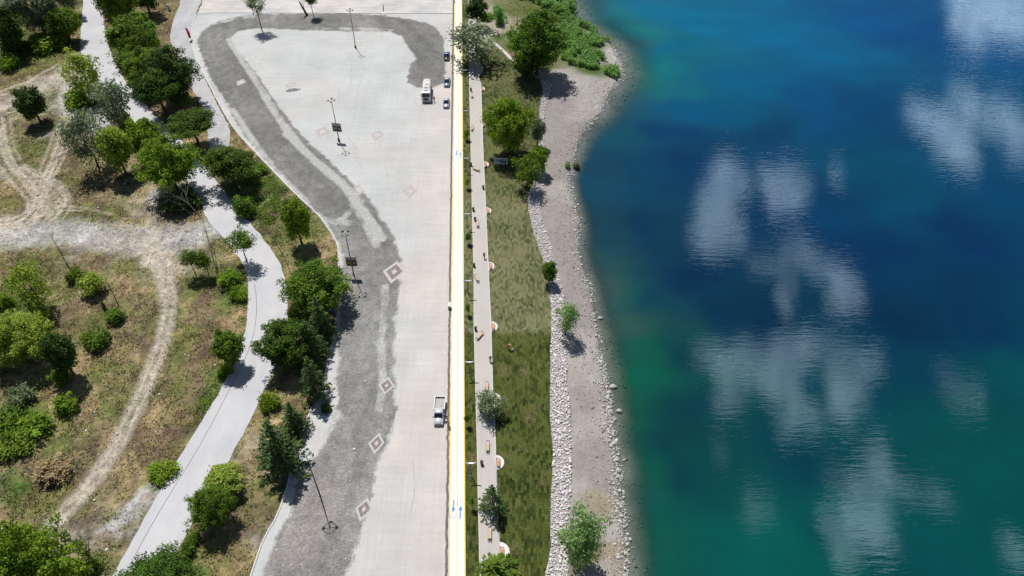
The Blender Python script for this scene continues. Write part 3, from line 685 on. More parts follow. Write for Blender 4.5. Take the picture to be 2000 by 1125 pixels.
# lawn of laid turf
def lawn_fn(N, b):
    p = N.pos()
    br = N.new('ShaderNodeTexBrick'); N.put(br.inputs['Vector'], N.scale(p, (1, 1, 1), math.radians(90)))
    br.inputs['Color1'].default_value = (.15,)*3 + (1,); br.inputs['Color2'].default_value = (.9,)*3 + (1,); br.inputs['Mortar'].default_value = (.35,)*3 + (1,)
    br.inputs['Scale'].default_value = 1.0; br.inputs['Mortar Size'].default_value = .02; br.inputs['Brick Width'].default_value = .95; br.inputs['Row Height'].default_value = .48
    s = N.new('ShaderNodeSeparateColor'); N.put(s.inputs[0], br.outputs[0]); t = s.outputs[0]
    big = N.noise(p, .12, 4, .6); fine = N.noise(p, 3.2, 4, .7); strk = N.noise(N.scale(p, (3.6, .55, 1)), 1.0, 4, .65); med = N.noise(p, .7, 4, .65)
    xyz = N.new('ShaderNodeSeparateXYZ'); N.put(xyz.inputs[0], p)
    edge = float(G(1000, 650)[1]); edge2 = float(G(1000, 385)[1])
    br2 = N.new('ShaderNodeSeparateColor'); N.put(br2.inputs[0], br.outputs[0])
    yy = N.math('ADD', xyz.outputs[1], N.math('MULTIPLY', N.math('SUBTRACT', strk, .5), 3.0))
    old = N.math('MULTIPLY', N.ramp(yy, edge - .6, edge + .6, 0, 1), N.ramp(yy, edge2 - 4, edge2 + 6, 1, .42))
    k = N.math('ADD', N.math('MULTIPLY', t, .60), N.math('ADD', N.math('MULTIPLY', strk, .62), N.math('MULTIPLY', med, .18)))
    k = N.math('SUBTRACT', k, N.math('MULTIPLY', N.math('SUBTRACT', big, .5), .9))
    fresh = N.mix(N.ramp(k, .42, .86, 0, 1), (.018, .032, .006), (.090, .104, .027))
    dry = N.mix(N.ramp(k, .40, .86, 0, 1), (.050, .066, .022), (.190, .190, .098))
    col = N.mix(old, fresh, dry)
    brown = N.ramp(N.noise(N.scale(p, (.5, .5, 1)), .35, 4, .6), .56, .72, 0, .5)
    col = N.mix(brown, col, (.20, .155, .085))
    g = N.math('MULTIPLY', N.ramp(fine, .3, .7, .68, 1.32), N.ramp(N.noise(p, 9, 2, .6), .3, .7, .85, 1.15))
    N.put(b.inputs['Base Color'], N.mix(1.0, col, N_gray(N, g), 'MULTIPLY'))
    bp = N.new('ShaderNodeBump'); bp.inputs['Strength'].default_value = .6; bp.inputs['Distance'].default_value = .08
    N.put(bp.inputs['Height'], fine); N.put(b.inputs['Normal'], bp.outputs[0])
M_lawn = mat('laid_turf', (.1, .12, .03), .95, .1, fn=lawn_fn)
o = sheet('lawn', densify(LAWNW, 1.2, .05), .035, M_lawn)
gs = np.concatenate([[[pathx(y) + PW - .02, y] for y in (20, 420)], W2([(911,-60),(914,0),(916,60),(916.5,150),(919.5,280),(923,430),(926,550),(926,640),(930,790),(931.7,850),(934,962),(937,1089),(940,1180),(946,1320)])])
sheet('grass_strip', gs, .038, M_lawn)

# road seam, kerb strip of the ribbon wall beyond the lawn
M_seam = mat('road_joint_tar', (.16, .16, .17), .9, .1, noise=(2, .3))
strip('road_seam', smooth_poly(W2([(497,555),(502,590),(500,630),(492,665),(478,705),(450,758),(420,816),(386,878),(356,927),(332,965),(299,1020),(266,1080),(240,1130)]), 2), .09, .026, M_seam)
M_wall = mat('white_ribbon_wall', (.62, .60, .57), .85, .15, noise=(2, .15))
o = strip('low_wall', smooth_poly(W2([(964,84),(975,93),(988,105),(998,116),(1005,122)]), 1), 1.0, .30, M_wall, .35, kind=None)
tag(o, 'low white stone retaining edge behind the olive green tree at the top of the lawn', 'wall')
# ------------------------------------------------------------------ stones
def ico(sub=1):
    bm = bmesh.new(); bmesh.ops.create_icosphere(bm, subdivisions=sub, radius=1.0)
    V = np.array([v.co[:] for v in bm.verts]); F = np.array([[v.index for v in f.verts] for f in bm.faces]); bm.free()
    return V, F
IV, IF = ico(1)
def stones(name, P, R, m, flat=.6, zfun=None, tone=(.75, 1.25)):
    n = len(P); k = len(IV)
    S = R[:, None] * RNG.uniform(.7, 1.25, (n, 3)); S[:, 2] *= flat
    A = RNG.uniform(0, 6.28, n); c, s = np.cos(A), np.sin(A)
    V = IV[None] * (1 + RNG.uniform(-.22, .22, (n, k, 1))) * S[:, None]
    x = V[..., 0] * c[:, None] - V[..., 1] * s[:, None]; y = V[..., 0] * s[:, None] + V[..., 1] * c[:, None]
    z = V[..., 2] + P[:, 2][:, None] + S[:, 2][:, None] * .25
    V = np.stack([x + P[:, 0][:, None], y + P[:, 1][:, None], z], -1).reshape(-1, 3)
    F = (IF[None] + (np.arange(n) * k)[:, None, None]).reshape(-1, 3)
    t = RNG.uniform(*tone, n)[:, None] * np.array([1, 1, 1])[None] + RNG.normal(0, .02, (n, 3))
    return mesh_np(name, V, F, m, np.repeat(t, k, 0))
def stone_fn(base):
    def fn(N, b):
        c = N.mix(1.0, N.attr('col'), (*base, 1), 'MULTIPLY')
        N.put(b.inputs['Base Color'], N.mix(1.0, c, N_gray(N, N.ramp(N.noise(N.pos(), 5, 3, .6), .3, .7, .8, 1.15)), 'MULTIPLY'))
    return fn
M_rip = mat('pale_quarry_stone', (.5,)*3, .9, .15, fn=stone_fn((.72, .69, .68)))
M_rock = mat('shore_rock', (.5,)*3, .9, .15, fn=stone_fn((.50, .485, .45)))
M_dark = mat('wet_rock', (.2,)*3, .6, .3, fn=stone_fn((.20, .19, .165)))
M_ripbase = mat('riprap_bed', (.40, .37, .36), .95, .1, noise=(2.0, .3))
sheet('riprap_bed', densify(RIPW, 1.0, .10), .03, M_ripbase)
def rand_in(P, n, rng=RNG):
    lo, hi = P.min(0), P.max(0); out = np.zeros((0, 2))
    while len(out) < n:
        q = rng.uniform(lo, hi, (n * 3, 2)); out = np.concatenate([out, q[inpoly(q[:, 0], q[:, 1], P)]])
    return out[:n]
def area(P): return abs(np.sum(P[:, 0] * np.roll(P[:, 1], -1) - P[:, 1] * np.roll(P[:, 0], -1))) / 2
nr = int(area(RIPW) * 13.0)
q = rand_in(RIPW, nr); sz = RNG.lognormal(math.log(.155), .30, nr).clip(.07, .34) * np.where(q[:, 1] < 110, .95, .8)
o = link('riprap_stones', stones('riprap_stones', np.c_[q, np.full(nr, .05) + RNG.uniform(0, .12, nr)], sz, M_rip, .75)); 
tag(o, 'band of pale broken quarry stones between the lawn and the beach', 'stones', kind='stuff')
# shoreline rocks
L = SH[(SH[:, 1] > 38) & (SH[:, 1] < 262)]; Ld = densify(L, .25, 0, closed=False)
DN = np.gradient(Ld, axis=0); DN /= np.linalg.norm(DN, axis=1)[:, None] + 1e-9; NR = np.stack([-DN[:, 1], DN[:, 0]], 1)
# normal pointing to the lake (east)
sgn = np.where(inpoly(Ld[:, 0] + NR[:, 0] * 1.0, Ld[:, 1] + NR[:, 1] * 1.0, LAND), -1, 1)[:, None]; NR = NR * sgn
def shore_pts(n, mu, sd, rng=RNG):
    i = rng.integers(0, len(Ld), n); o_ = rng.normal(mu, sd, n)
    # more rock towards the camera and round the point
    p = Ld[i] + NR[i] * o_[:, None]
    return p, o_
p, o_ = shore_pts(6500, -.45, .70)
keep = (vnoise(p[:, 0], p[:, 1], 3.5, 5) > .28) & ~((p[:, 1] > 205) & (p[:, 0] < 31)); p = p[keep]; o_ = o_[keep]
zz_ = np.where(o_ < 0, WL * (1 - np.clip(-o_ / 6, 0, 1)) ** 1.3, WL - .22 * o_)
sz = RNG.lognormal(math.log(.12), .42, len(p)).clip(.05, .32) * np.where(p[:, 1] < 95, 1.15, .85)
o = link('shore_pebbles', stones('shore_pebbles', np.c_[p, zz_ - .02], sz, M_rock, .7)); tag(o, 'line of small pale stones and pebbles washed along the water edge', 'pebbles', kind='stuff')
p, o_ = shore_pts(900, 2.6, 2.2); k = o_ > .3; p = p[k]; o_ = o_[k]
o = link('submerged_stones', stones('submerged_stones', np.c_[p, WL - .22 * o_ - .02], RNG.lognormal(math.log(.16), .4, len(p)).clip(.06, .4), M_dark, .6, tone=(.8, 2.2))); tag(o, 'dark stones lying under the shallow water off the beach', 'stones', kind='stuff')
bq = rand_in(np.concatenate([W2(RIP_R), Ld[::12][::1]])[:], 10)  # keeps the random stream steady
beach = np.concatenate([W2(RIP_R), SH[(SH[:, 1] > 42) & (SH[:, 1] < 205)][::-1]])
q = rand_in(beach, 4200); o = link('beach_gravel', stones('beach_gravel', np.c_[q, np.full(len(q), -.06)], RNG.lognormal(math.log(.06), .45, len(q)).clip(.035, .17), M_rock, .6, tone=(.30, .9)))
tag(o, 'loose grey pink gravel of the beach strip', 'gravel', kind='stuff')
# single rocks big enough to point at: one mesh per shape, copies along the shore
rock_me = []
V1, F1 = ico(2)
for k in range(6):
    r = np.random.default_rng(50 + k); V = V1 * (1 + (vnoise(V1[:, 0] * 3 + k * 9, V1[:, 1] * 3 + V1[:, 2] * 2, 1.0, k) - .5)[:, None] * .7) * r.uniform(.75, 1.25, 3) * [1, 1, .62]
    rock_me.append(mesh_np('rock', V, F1, M_rock, np.full((len(V), 3), r.uniform(.85, 1.2))))
r = np.random.default_rng(5)
for k in range(150):
    i = int((k + r.random()) / 150 * len(Ld)); i = min(i, len(Ld) - 1); off_ = r.normal(-.4, .45)
    pp = Ld[i] + NR[i] * off_
    if pp[1] > 205 and pp[0] < 31: continue
    o = link('rock', rock_me[k % 6], None, (pp[0], pp[1], WL + (.12 if off_ < 0 else -.02))); s_ = r.uniform(.17, .34); o.scale = (s_, s_, s_); o.rotation_euler = (0, 0, r.uniform(0, 6.3))
    tag(o, 'pale rounded rock in the line of rocks along the lake edge', 'rock', 'rocks along the lake edge')
for (px, py, s_, lab) in ((1172,621,.36,'flat pale rock lying just off the shore in the shallow water opposite the small willow'), (1197,755,.48,'larger tan boulder just off the shore below the bend of the rock line'), (1189,767,.40,'tan boulder at the water edge, just below the larger tan one'), (1209,802,.36,'lone pale boulder in the shallows nearer the camera than the two tan ones')):
    x, y = g2(px, py, WL); o = link('boulder', rock_me[2], None, (x, y, WL)); o.scale = (s_ * 1.3, s_, s_ * .8); tag(o, lab, 'boulder')

# ------------------------------------------------------------------ leaves and trees
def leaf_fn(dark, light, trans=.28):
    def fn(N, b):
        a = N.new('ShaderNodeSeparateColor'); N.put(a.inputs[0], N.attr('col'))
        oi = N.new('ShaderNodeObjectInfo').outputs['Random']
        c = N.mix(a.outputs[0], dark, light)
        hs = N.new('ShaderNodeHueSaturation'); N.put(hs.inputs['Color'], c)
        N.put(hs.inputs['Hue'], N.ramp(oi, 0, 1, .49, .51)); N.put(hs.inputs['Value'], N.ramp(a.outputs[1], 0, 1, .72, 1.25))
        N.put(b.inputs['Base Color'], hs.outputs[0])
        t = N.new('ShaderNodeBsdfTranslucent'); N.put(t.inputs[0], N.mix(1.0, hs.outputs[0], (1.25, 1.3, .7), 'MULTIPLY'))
        mxs = N.new('ShaderNodeMixShader'); mxs.inputs[0].default_value = trans
        N.l.new(b.outputs[0], mxs.inputs[1]); N.l.new(t.outputs[0], mxs.inputs[2])
        N.l.new(mxs.outputs[0], N.n['Material Output'].inputs[0])
    return fn
LM = {k: mat('leaves_' + k, (.1, .2, .05), .7, .12, fn=leaf_fn(d, l, t)) for k, d, l, t in (
 ('bright', (.055, .125, .008), (.32, .48, .05), .38), ('lime', (.13, .20, .02), (.50, .60, .12), .40), ('mid', (.032, .088, .010), (.225, .350, .045), .32),
 ('dark', (.014, .042, .011), (.115, .205, .045), .22), ('grey', (.095, .135, .085), (.38, .45, .31), .28), ('pine', (.020, .050, .007), (.125, .215, .028), .2),
 ('cedar', (.020, .060, .018), (.145, .235, .075), .2), ('willow', (.15, .26, .095), (.42, .58, .26), .4), ('reed', (.10, .25, .07), (.36, .58, .22), .4),
 ('straw', (.24, .165, .09), (.50, .37, .22), .2), ('olive', (.070, .110, .045), (.27, .35, .18), .28), ('yellow', (.16, .15, .03), (.42, .38, .09), .3))}
M_bark = mat('bark', (.10, .078, .058), .95, .1, noise=(6, .4))
M_barkp = mat('pale_bark', (.26, .235, .20), .95, .1, noise=(6, .4))

def quads(P, Nn, L, Wd, rng, along=None, tintbase=None):
    """diamond leaves at P facing roughly Nn; returns V (n*4,3), tint (n*4,2)"""
    n = len(P); r = rng.normal(0, 1, (n, 3))
    if along is None: a = np.cross(Nn, r)
    else: a = along + r * .25
    a /= np.linalg.norm(a, axis=1)[:, None] + 1e-9
    b = np.cross(Nn, a); b /= np.linalg.norm(b, axis=1)[:, None] + 1e-9
    L = np.broadcast_to(L, n)[:, None] * rng.uniform(.7, 1.3, (n, 1)); Wd = np.broadcast_to(Wd, n)[:, None]
    V = np.stack([P - a * L * .5, P + b * Wd * .5, P + a * L * .5, P - b * Wd * .5], 1)
    t = np.clip(rng.normal(.5, .22, n), 0, 1) if tintbase is None else np.clip(tintbase + rng.normal(0, .14, n), 0, 1)
    T = np.stack([t, rng.random(n), np.zeros(n)], 1)
    return V.reshape(-1, 3), np.repeat(T, 4, 0)
def leafmesh(name, parts, m):
    V = np.concatenate([p[0] for p in parts]); T = np.concatenate([p[1] for p in parts])
    return mesh_np(name, V, np.arange(len(V)).reshape(-1, 4), m, T)
def sph(n, rng):
    v = rng.normal(0, 1, (n, 3)); return v / np.linalg.norm(v, axis=1)[:, None]
def crown_round(seed, nc, nl, ls, spread=.78, cr=(.15, .31), flat=1.0, hole=.0, bottom=-1.0, loose=.18, top=None):
    """unit crown (radius 1) of leaf clumps with gaps"""
    rng = np.random.default_rng(seed); parts = []; cents = []
    for k in range(nc):
        d = sph(1, rng)[0]; lob = .5 + .5 * math.sin(2.3 * d[0] * 2 + seed) * math.cos(2.9 * d[1] * 2 + seed * 1.7) + .35 * math.sin(5 * d[2] + seed)
        rr = spread * rng.uniform(.30, 1.0) ** .5 * (.80 + .34 * lob)
        c = d * rr * (1 + rng.normal(0, .09))
        if c[2] < bottom: c[2] = bottom + rng.uniform(0, .3)
        c[2] *= flat
        r = rng.uniform(*cr) * (1.15 - .25 * rr); cents.append(c)
        n = int(nl * rng.uniform(.7, 1.3)); s = sph(n, rng)
        s[:, 2] = np.where(rng.random(n) < .35, np.abs(s[:, 2]), s[:, 2])
        P = c + s * r * (rng.uniform(.55, 1.10, (n, 1)) + rng.exponential(loose, (n, 1)) * .6) * [1, 1, .8]
        Nn = s * .5 + rng.normal(0, .45, (n, 3)) + [0, 0, .45]
        Nn /= np.linalg.norm(Nn, axis=1)[:, None]
        parts.append(quads(P, Nn, ls, ls * .62, rng, tintbase=rng.normal(.5, .16)))
    return parts, np.array(cents)
def tube_np(pts, rad, n=6):
    pts = np.array(pts, float); rings = []
    for i in range(len(pts)):
        d = pts[min(i + 1, len(pts) - 1)] - pts[max(i - 1, 0)]; d /= np.linalg.norm(d) + 1e-9
        a = np.cross(d, [.3, .9, .1]); a /= np.linalg.norm(a) + 1e-9; b = np.cross(d, a)
        t = np.arange(n) / n * 2 * np.pi
        rings.append(pts[i] + (np.cos(t)[:, None] * a + np.sin(t)[:, None] * b) * rad[i])
    V = np.concatenate(rings); F = []
    for i in range(len(pts) - 1):
        for k in range(n): F.append([i * n + k, i * n + (k + 1) % n, (i + 1) * n + (k + 1) % n, (i + 1) * n + k])
    return V, np.array(F)
def tubes_mesh(name, T, m):
    Vs, Fs, o = [], [], 0
    for V, F in T: Vs.append(V); Fs.append(F + o); o += len(V)
    return mesh_np(name, np.concatenate(Vs), np.concatenate(Fs), m, smooth=True)
def trunk_mesh(seed, zc, cents, r0, m, lean=0.0, nl=7, z0=-.1):
    """unit trunk from the ground (z=0) into a crown centred at zc with clump centres cents"""
    rng = np.random.default_rng(seed); T = []
    top = np.array([rng.normal(0, .05), rng.normal(0, .05), zc + .25])
    pts = [np.array([0, 0, z0]), np.array([rng.normal(0, .03), rng.normal(0, .03), zc * .35]), np.array([rng.normal(0, .05), rng.normal(0, .05), zc * .75]), top]
    T.append(tube_np(pts, [r0 * 1.25, r0 * .9, r0 * .65, r0 * .2], 8))
    sel = cents[rng.permutation(len(cents))[:nl]]
    for c in sel:
        s0 = pts[1] * (1 - .6) + pts[2] * .6 if rng.random() < .5 else pts[2]
        e = c * .92 + [0, 0, zc]; mid = (s0 + e) / 2 + [0, 0, -.06] + rng.normal(0, .04, 3)
        T.append(tube_np([s0, mid, e], [r0 * .45, r0 * .3, r0 * .10], 5))
    return tubes_mesh('trunk', T, m)

PROTO = {}
def proto_round(key, seed, nc, nl, ls, zc, r0, **kw):
    parts, cents = crown_round(seed, nc, nl, ls, **kw)
    parts = [(V + [0, 0, zc], T) for V, T in parts]
    PROTO[key] = (leafmesh('crown', parts, LM['mid']), trunk_mesh(seed, zc, cents, r0, M_bark), zc)
# crown radius 1, centre at zc; scaled per tree
for s in range(3): proto_round('round%d' % s, 100 + s, 95, 80, .115, 1.22, .06)
for s in range(3): proto_round('big%d' % s, 120 + s, 230, 85, .068, 1.18, .055, cr=(.10, .22), spread=.88)
for s in range(2): proto_round('small%d' % s, 140 + s, 30, 50, .20, 1.15, .05, cr=(.28, .46), spread=.66, loose=.3)
for s in range(2): proto_round('loose%d' % s, 150 + s, 48, 48, .13, 1.25, .045, cr=(.18, .34), spread=.85, loose=.5)
for s in range(2): proto_round('shrub%d' % s, 160 + s, 40, 52, .17, .55, .03, cr=(.15, .36), spread=.86, bottom=-.45, loose=.55)
for s in range(2): proto_round('umbrella%d' % s, 170 + s, 120, 120, .075, 1.55, .06, cr=(.16, .28), spread=.82, bottom=-.25, flat=1.0)
def cedar(key, seed, levels=15, spread=1.0, m='cedar', ls=.16, gap=.0):
    """unit conifer: height 2.6, lowest branches radius 1"""
    rng = np.random.default_rng(seed); parts = []; T = [tube_np([(0, 0, -.1), (0.02, 0, 1.3), (0, 0, 2.55)], [.055, .035, .006], 7)]
    H = 2.6
    for l in range(levels):
        f = l / (levels - 1); z = .22 + f * (H - .30); R = (1 - f) ** .80 * .98 + .05
        nb = max(4, int(9 * (1 - f * .5)))
        for b in range(nb):
            if rng.random() < gap: continue
            a = 2 * math.pi * (b + rng.random() * .8) / nb + l * .7; r = R * rng.uniform(.72, 1.15)
            d = np.array([math.cos(a), math.sin(a), 0]); n = max(8, int(34 * r))
            t = rng.uniform(.08, 1, n) ** .75
            side = np.cross(d, [0, 0, 1])
            P = np.array([0, 0, z]) + d * (r * t)[:, None] + side * (rng.normal(0, .13, n) * (1.15 - t) * 1.2 * r + rng.normal(0, .02, n))[:, None] + np.array([0, 0, 1]) * (.10 * t - .30 * r * t ** 2 + rng.normal(0, .025, n))[:, None]
            Nn = np.tile([0, 0, 1.0], (n, 1)) + rng.normal(0, .4, (n, 3)); Nn /= np.linalg.norm(Nn, axis=1)[:, None]
            al = d + side * rng.normal(0, .7, (n, 1)); al = al / np.linalg.norm(al, axis=1)[:, None]
            parts.append(quads(P, Nn, ls, ls * .38, rng, along=al, tintbase=rng.normal(.5, .15)))
            T.append(tube_np([(0, 0, z), d * r * .5 + [0, 0, z + .02], d * r * .9 + [0, 0, z - .2 * r]], [.014, .009, .003], 4))
    PROTO[key] = (leafmesh('crown', parts, LM[m]), tubes_mesh('trunk', T, M_bark), 1.3)
cedar('cedar0', 200); cedar('cedar1', 201); cedar('sparse0', 202, 13, ls=.15, gap=.25)
def branches(rng, p, d, L, r, depth, T, sp=.55):
    q = p + d * L * .5 + rng.normal(0, .05 * L, 3); e = p + d * L
    T.append(tube_np([p, q, e], [r, r * .8, r * .55], 5 if depth > 1 else 4))
    if depth == 0: return
    for k in range(3 if depth > 1 else 4):
        nd = d + rng.normal(0, sp, 3) + [0, 0, .12]; nd /= np.linalg.norm(nd)
        branches(rng, p + d * L * rng.uniform(.45, 1), nd, L * rng.uniform(.55, .8), r * .5, depth - 1, T, sp)
def bare_mesh(seed, H, r, depth=4, sp=.5):
    rng = np.random.default_rng(seed); T = []
    branches(rng, np.array([0, 0, -.2]), np.array([0, 0, 1.0]), H * .45, r, depth, T, sp)
    return tubes_mesh('trunk', T, M_barkp)

SUNK = {'shrub': .55}
used_names = {}
def plant(name, proto, leaf, x0, y0, x1, y1, label, cat, group=None, rng=random.Random(3), lean=None, rscale=1.0, leaves=True, bark=None, trunk_h=None):
    """crown seen in the box x0..x1, y0..y1 of the photograph; finds the base, radius and height"""
    cm, tm, zc = PROTO[proto]
    xc, yc = (x0 + x1) / 2, (y0 + y1) / 2; w_, h_ = (x1 - x0) / 2, (y1 - y0) / 2
    con = proto.startswith('cedar') or proto.startswith('sparse')
    Hc = 3.0
    for _ in range(12):
        s = pxm(yc, Hc); R = w_ / s * 1.02
        dep = PITCH + math.atan((yc - 562.5) / FPX)
        ext = h_ / s
        a2 = ext ** 2 - (R * math.sin(dep)) ** 2
        a = math.sqrt(max(a2, (.55 * R) ** 2)) / math.cos(dep) if a2 > 0 else .62 * R
        a = min(max(a, .62 * R), 2.3 * R)
        if con: sz = a * 2 / 2.6 * .95; Hc = 1.15 * sz
        else: sz = a; Hc = zc * sz if trunk_h is None else trunk_h
    gx, gy = g2(xc, yc, Hc)
    z0 = gz(gx, gy) if gx < pathx(gy) or gx > pathx(gy) + 8 else .0
    o = empty(name, (gx, gy, z0), rng.uniform(0, 6.28))
    tag(o, label, cat, group)
    kf = .98 if name == 'shrub' else 1.12
    R *= rscale * kf; sz *= 1.06 if kf > 1 else .92
    tr = link('trunk', tm, o)
    if trunk_h is None: tr.scale = (R, R, sz)
    else:
        tr.scale = (R, R, trunk_h / zc)
    if bark: tr.material_slots[0].link = 'OBJECT'; tr.material_slots[0].material = bark
    if leaves:
        cr = link('crown', cm, o); cr.scale = (R, R, sz)
        if trunk_h is not None: cr.location.z = trunk_h - zc * sz
        cr.material_slots[0].link = 'OBJECT'; cr.material_slots[0].material = LM[leaf]
    return o

TW = 'trees on the waste ground left of the road'; TR_ = 'trees between the two roads'; TK = 'trees along the bank beside the plaza'; TL = 'trees by the lawn and the beach'
BS = 'bushes on the waste ground'
B, BT = 'broadleaf_tree', 'tree'
plant(B,'big0','grey',15,-45,108,62,'grey green bushy tree in the top left corner behind the dark ones',BT,TW)
plant(B,'round1','dark',-25,12,42,98,'very dark tree cut off by the left edge near the top corner',BT,TW)
plant(B,'round2','mid',92,14,152,76,'dark green rounded tree at the left roadside near the top of the photo',BT,TW)
plant(B,'round0','grey',95,-50,150,22,'grey green tree at the top edge just left of the pale road',BT,TW)
plant('shrub','shrub0','bright',58,50,132,104,'bright green thicket in front of the dark trees near the top left',  'shrub',BS)
plant('shrub','shrub1','mid',24,78,62,106,'low green bush at the left end of the bright thicket','shrub',BS)
plant('shrub','shrub0','bright',-8,98,32,146,'green bush on the left edge above the dirt track','shrub',BS)
plant('shrub','shrub1','dark',0,78,30,112,'dark bush between the left edge tree and the bright thicket','shrub',BS)
plant(B,'loose0','lime',131,106,190,186,'slim yellow green tree standing over a weedy island beside the road',BT,TW)
plant('shrub','shrub0','bright',122,170,190,212,'low bright green weeds under the slim yellow green tree','shrub',BS)
plant(B,'round0','dark',30,168,90,236,'dark green tree standing alone on the pale dirt near the left edge',BT,TW)
plant(B,'loose1','grey',180,158,252,252,'tree with whitish grey green leaves at the left side of the pale road',BT,TW)
plant(B,'loose0','grey',130,222,202,322,'grey green tree, leftmost of the clump by the road',BT,TW)
plant(B,'round2','lime',192,246,258,336,'yellow green tree in the middle of the clump by the road',BT,TW)
plant(B,'round1','bright',250,230,316,308,'bright green tree squeezed between the yellow green one and the road',BT,TW)
plant('shrub','shrub1','mid',228,222,258,256,'small green bush between the whitish tree and the bright one','shrub',BS)
plant(B,'big1','bright',275,266,378,374,'large bright green tree overhanging the left edge of the pale road',BT,TW)
plant('shrub','shrub0','dark',316,366,388,412,'dark shaded bush under the large bright tree by the road','shrub',BS)
plant(B,'big2','mid',190,-52,262,52,'tall green tree at the top edge between the two roads',BT,TR_)
plant(B,'round0','mid',210,30,308,106,'broad green tree second from the top between the two roads',BT,TR_)
plant(B,'round2','dark',250,-45,310,20,'dark tree at the top edge right of the tall green one',BT,TR_)
plant(B,'round1','mid',226,70,300,124,'green tree hanging over the road third from the top between the two roads',BT,TR_)
plant(B,'big0','mid',240,92,330,172,'green tree at the left of the dense dark clump between the roads',BT,TR_)
plant(B,'big1','dark',285,94,376,196,'large dark green tree at the right of the dense clump between the roads',BT,TR_)
plant(B,'big1','bright',196,-30,250,24,'bright green crown at the very top left of the row between the roads',BT,TR_)
plant(B,'big2','mid',236,50,306,118,'green tree filling the middle of the row between the roads',BT,TR_)
plant(B,'round0','dark',330,160,372,214,'dark low tree tucked against the slip road behind the round headed pine',BT,TR_)
plant('pine_tree','umbrella1','pine',268,138,345,214,'dark pine in front of the dense clump between the roads','pine tree',TR_)
plant('pine_tree','umbrella0','pine',330,212,414,278,'round headed umbrella pine on the wedge where the slip road meets the road','pine tree',TR_,trunk_h=6.2)
plant('pine_tree','umbrella1','pine',399,278,491,364,'large umbrella pine right at the fork, throwing its shade on the pale road','pine tree',TK,trunk_h=6.0)
plant('shrub','shrub1','mid',452,380,498,432,'yellowish leafy hedge bush at the right edge of the road below the umbrella pine','shrub',TK)
plant('shrub','shrub0','mid',478,315,520,350,'green bramble bush on the bank right of the large umbrella pine','shrub',TK)
plant(B,'round0','bright',549,386,606,472,'bright green tree standing alone on the dry bank beside the plaza kerb',BT,TK)
plant(B,'big2','mid',560,514,676,604,'broad glossy green tree at the plaza kerb left of the banner mast',BT,TK)
plant('shrub','shrub0','mid',562,584,596,632,'green shrub at the road edge under the broad glossy tree','shrub',TK)
plant('conifer_tree','cedar0','cedar',596,582,654,668,'blue green conifer between the broad glossy tree and the big pine','conifer',TK)
plant('pine_tree','big0','pine',505,620,606,720,'massive dark pine leaning over the pale road at its bend','pine tree',TK)
plant('conifer_tree','cedar1','cedar',572,628,640,716,'green conifer rising behind the massive dark pine','conifer',TK)
plant('conifer_tree','cedar1','cedar',580,698,642,788,'pointed blue green conifer at the plaza edge right of the massive pine','conifer',TK)
plant('shrub','shrub0','bright',503,760,546,810,'bright green bush at the right roadside below the massive pine','shrub',TK)
plant('conifer_tree','cedar0','cedar',543,782,602,852,'smaller conifer between the bright roadside bush and the plaza','conifer',TK)
plant('conifer_tree','cedar1','cedar',492,816,592,938,'largest conifer, with wide drooping boughs, left of the tallest lamp mast','conifer',TK)
plant(B,'round2','lime',402,906,476,970,'round clipped looking green tree overhanging the right road edge',BT,TK)
plant(B,'big1','mid',374,954,450,1026,'feathery green tree touching the road just below the round clipped one',BT,TK)
plant('pine_tree','big2','pine',240,1092,372,1190,'dark pine cut off by the bottom edge in the middle of the pale road','pine tree',TK)
for k, (a, b, c, d) in enumerate([(364,1038,392,1066),(352,1058,382,1090),(344,1082,370,1112)]):
    plant('shrub','shrub%d' % (k % 2),'mid',a,b,c,d,['upper','middle','lower'][k] + ' bush of the short green hedge on the right road edge near the bottom','shrub',TK)
plant('shrub','shrub1','dark',625,786,648,808,'dark leafy bush standing on the plaza in the shade of the conifers','shrub',TK)
# waste ground, nearer part
plant(B,'loose1','lime',28,520,92,604,'slim yellow green tree with a leaning stem near the left edge',BT,TW)
plant(B,'small0','lime',58,583,96,628,'small yellow green sapling just below the slim leaning tree',BT,TW)
plant(B,'small1','lime',152,530,200,574,'small lime green sapling to the right of the dead pole',BT,TW)
plant('shrub','shrub0','mid',126,512,160,556,'dark ivy heap at the foot of the tall dead pole','shrub',BS)
plant('shrub','shrub1','mid',204,602,244,636,'green shrub at the foot of the thin bare pole','shrub',BS)
plant('shrub','shrub0','mid',160,630,214,688,'dark green shrub in the dry grass left of the rutted track','shrub',BS)
plant(B,'big1','lime',-18,612,90,716,'large yellow green tree cut by the left edge in the middle of the photo',BT,TW)
plant(B,'round1','dark',88,648,146,732,'dark green narrow tree right of the large yellow green one',BT,TW)
plant('shrub','shrub1','mid',98,716,138,760,'green shrub at the foot of the dark narrow tree','shrub',BS)
plant('shrub','shrub0','olive',8,748,62,796,'greyish brown bush on the left edge in the lower half','shrub',BS)
plant('shrub','shrub1','bright',104,768,152,812,'round bright green bush between the brown bush and the dry grass','shrub',BS)
plant('shrub','shrub0','mid',-20,790,44,846,'green bramble thicket on the left edge, upper mass','shrub',BS)
plant('shrub','shrub1','bright',30,806,104,862,'wide bright green bramble thicket in the lower left','shrub',BS)
plant('shrub','shrub0','mid',-15,840,60,895,'green bramble thicket on the left edge, lower mass','shrub',BS)
plant('shrub','shrub1','straw',66,892,138,948,'round straw coloured dead bush on the lower left','shrub',BS)
plant('shrub','shrub0','bright',288,898,346,946,'bright green bush on the left edge of the road where the track comes out','shrub',BS)
plant(B,'round2','mid',413,642,476,714,'round green tree at the left road edge in the middle of the bend',BT,TW)
plant('shrub','shrub0','bright',421,704,454,736,'bright green bush right below the round tree on the road edge','shrub',BS)
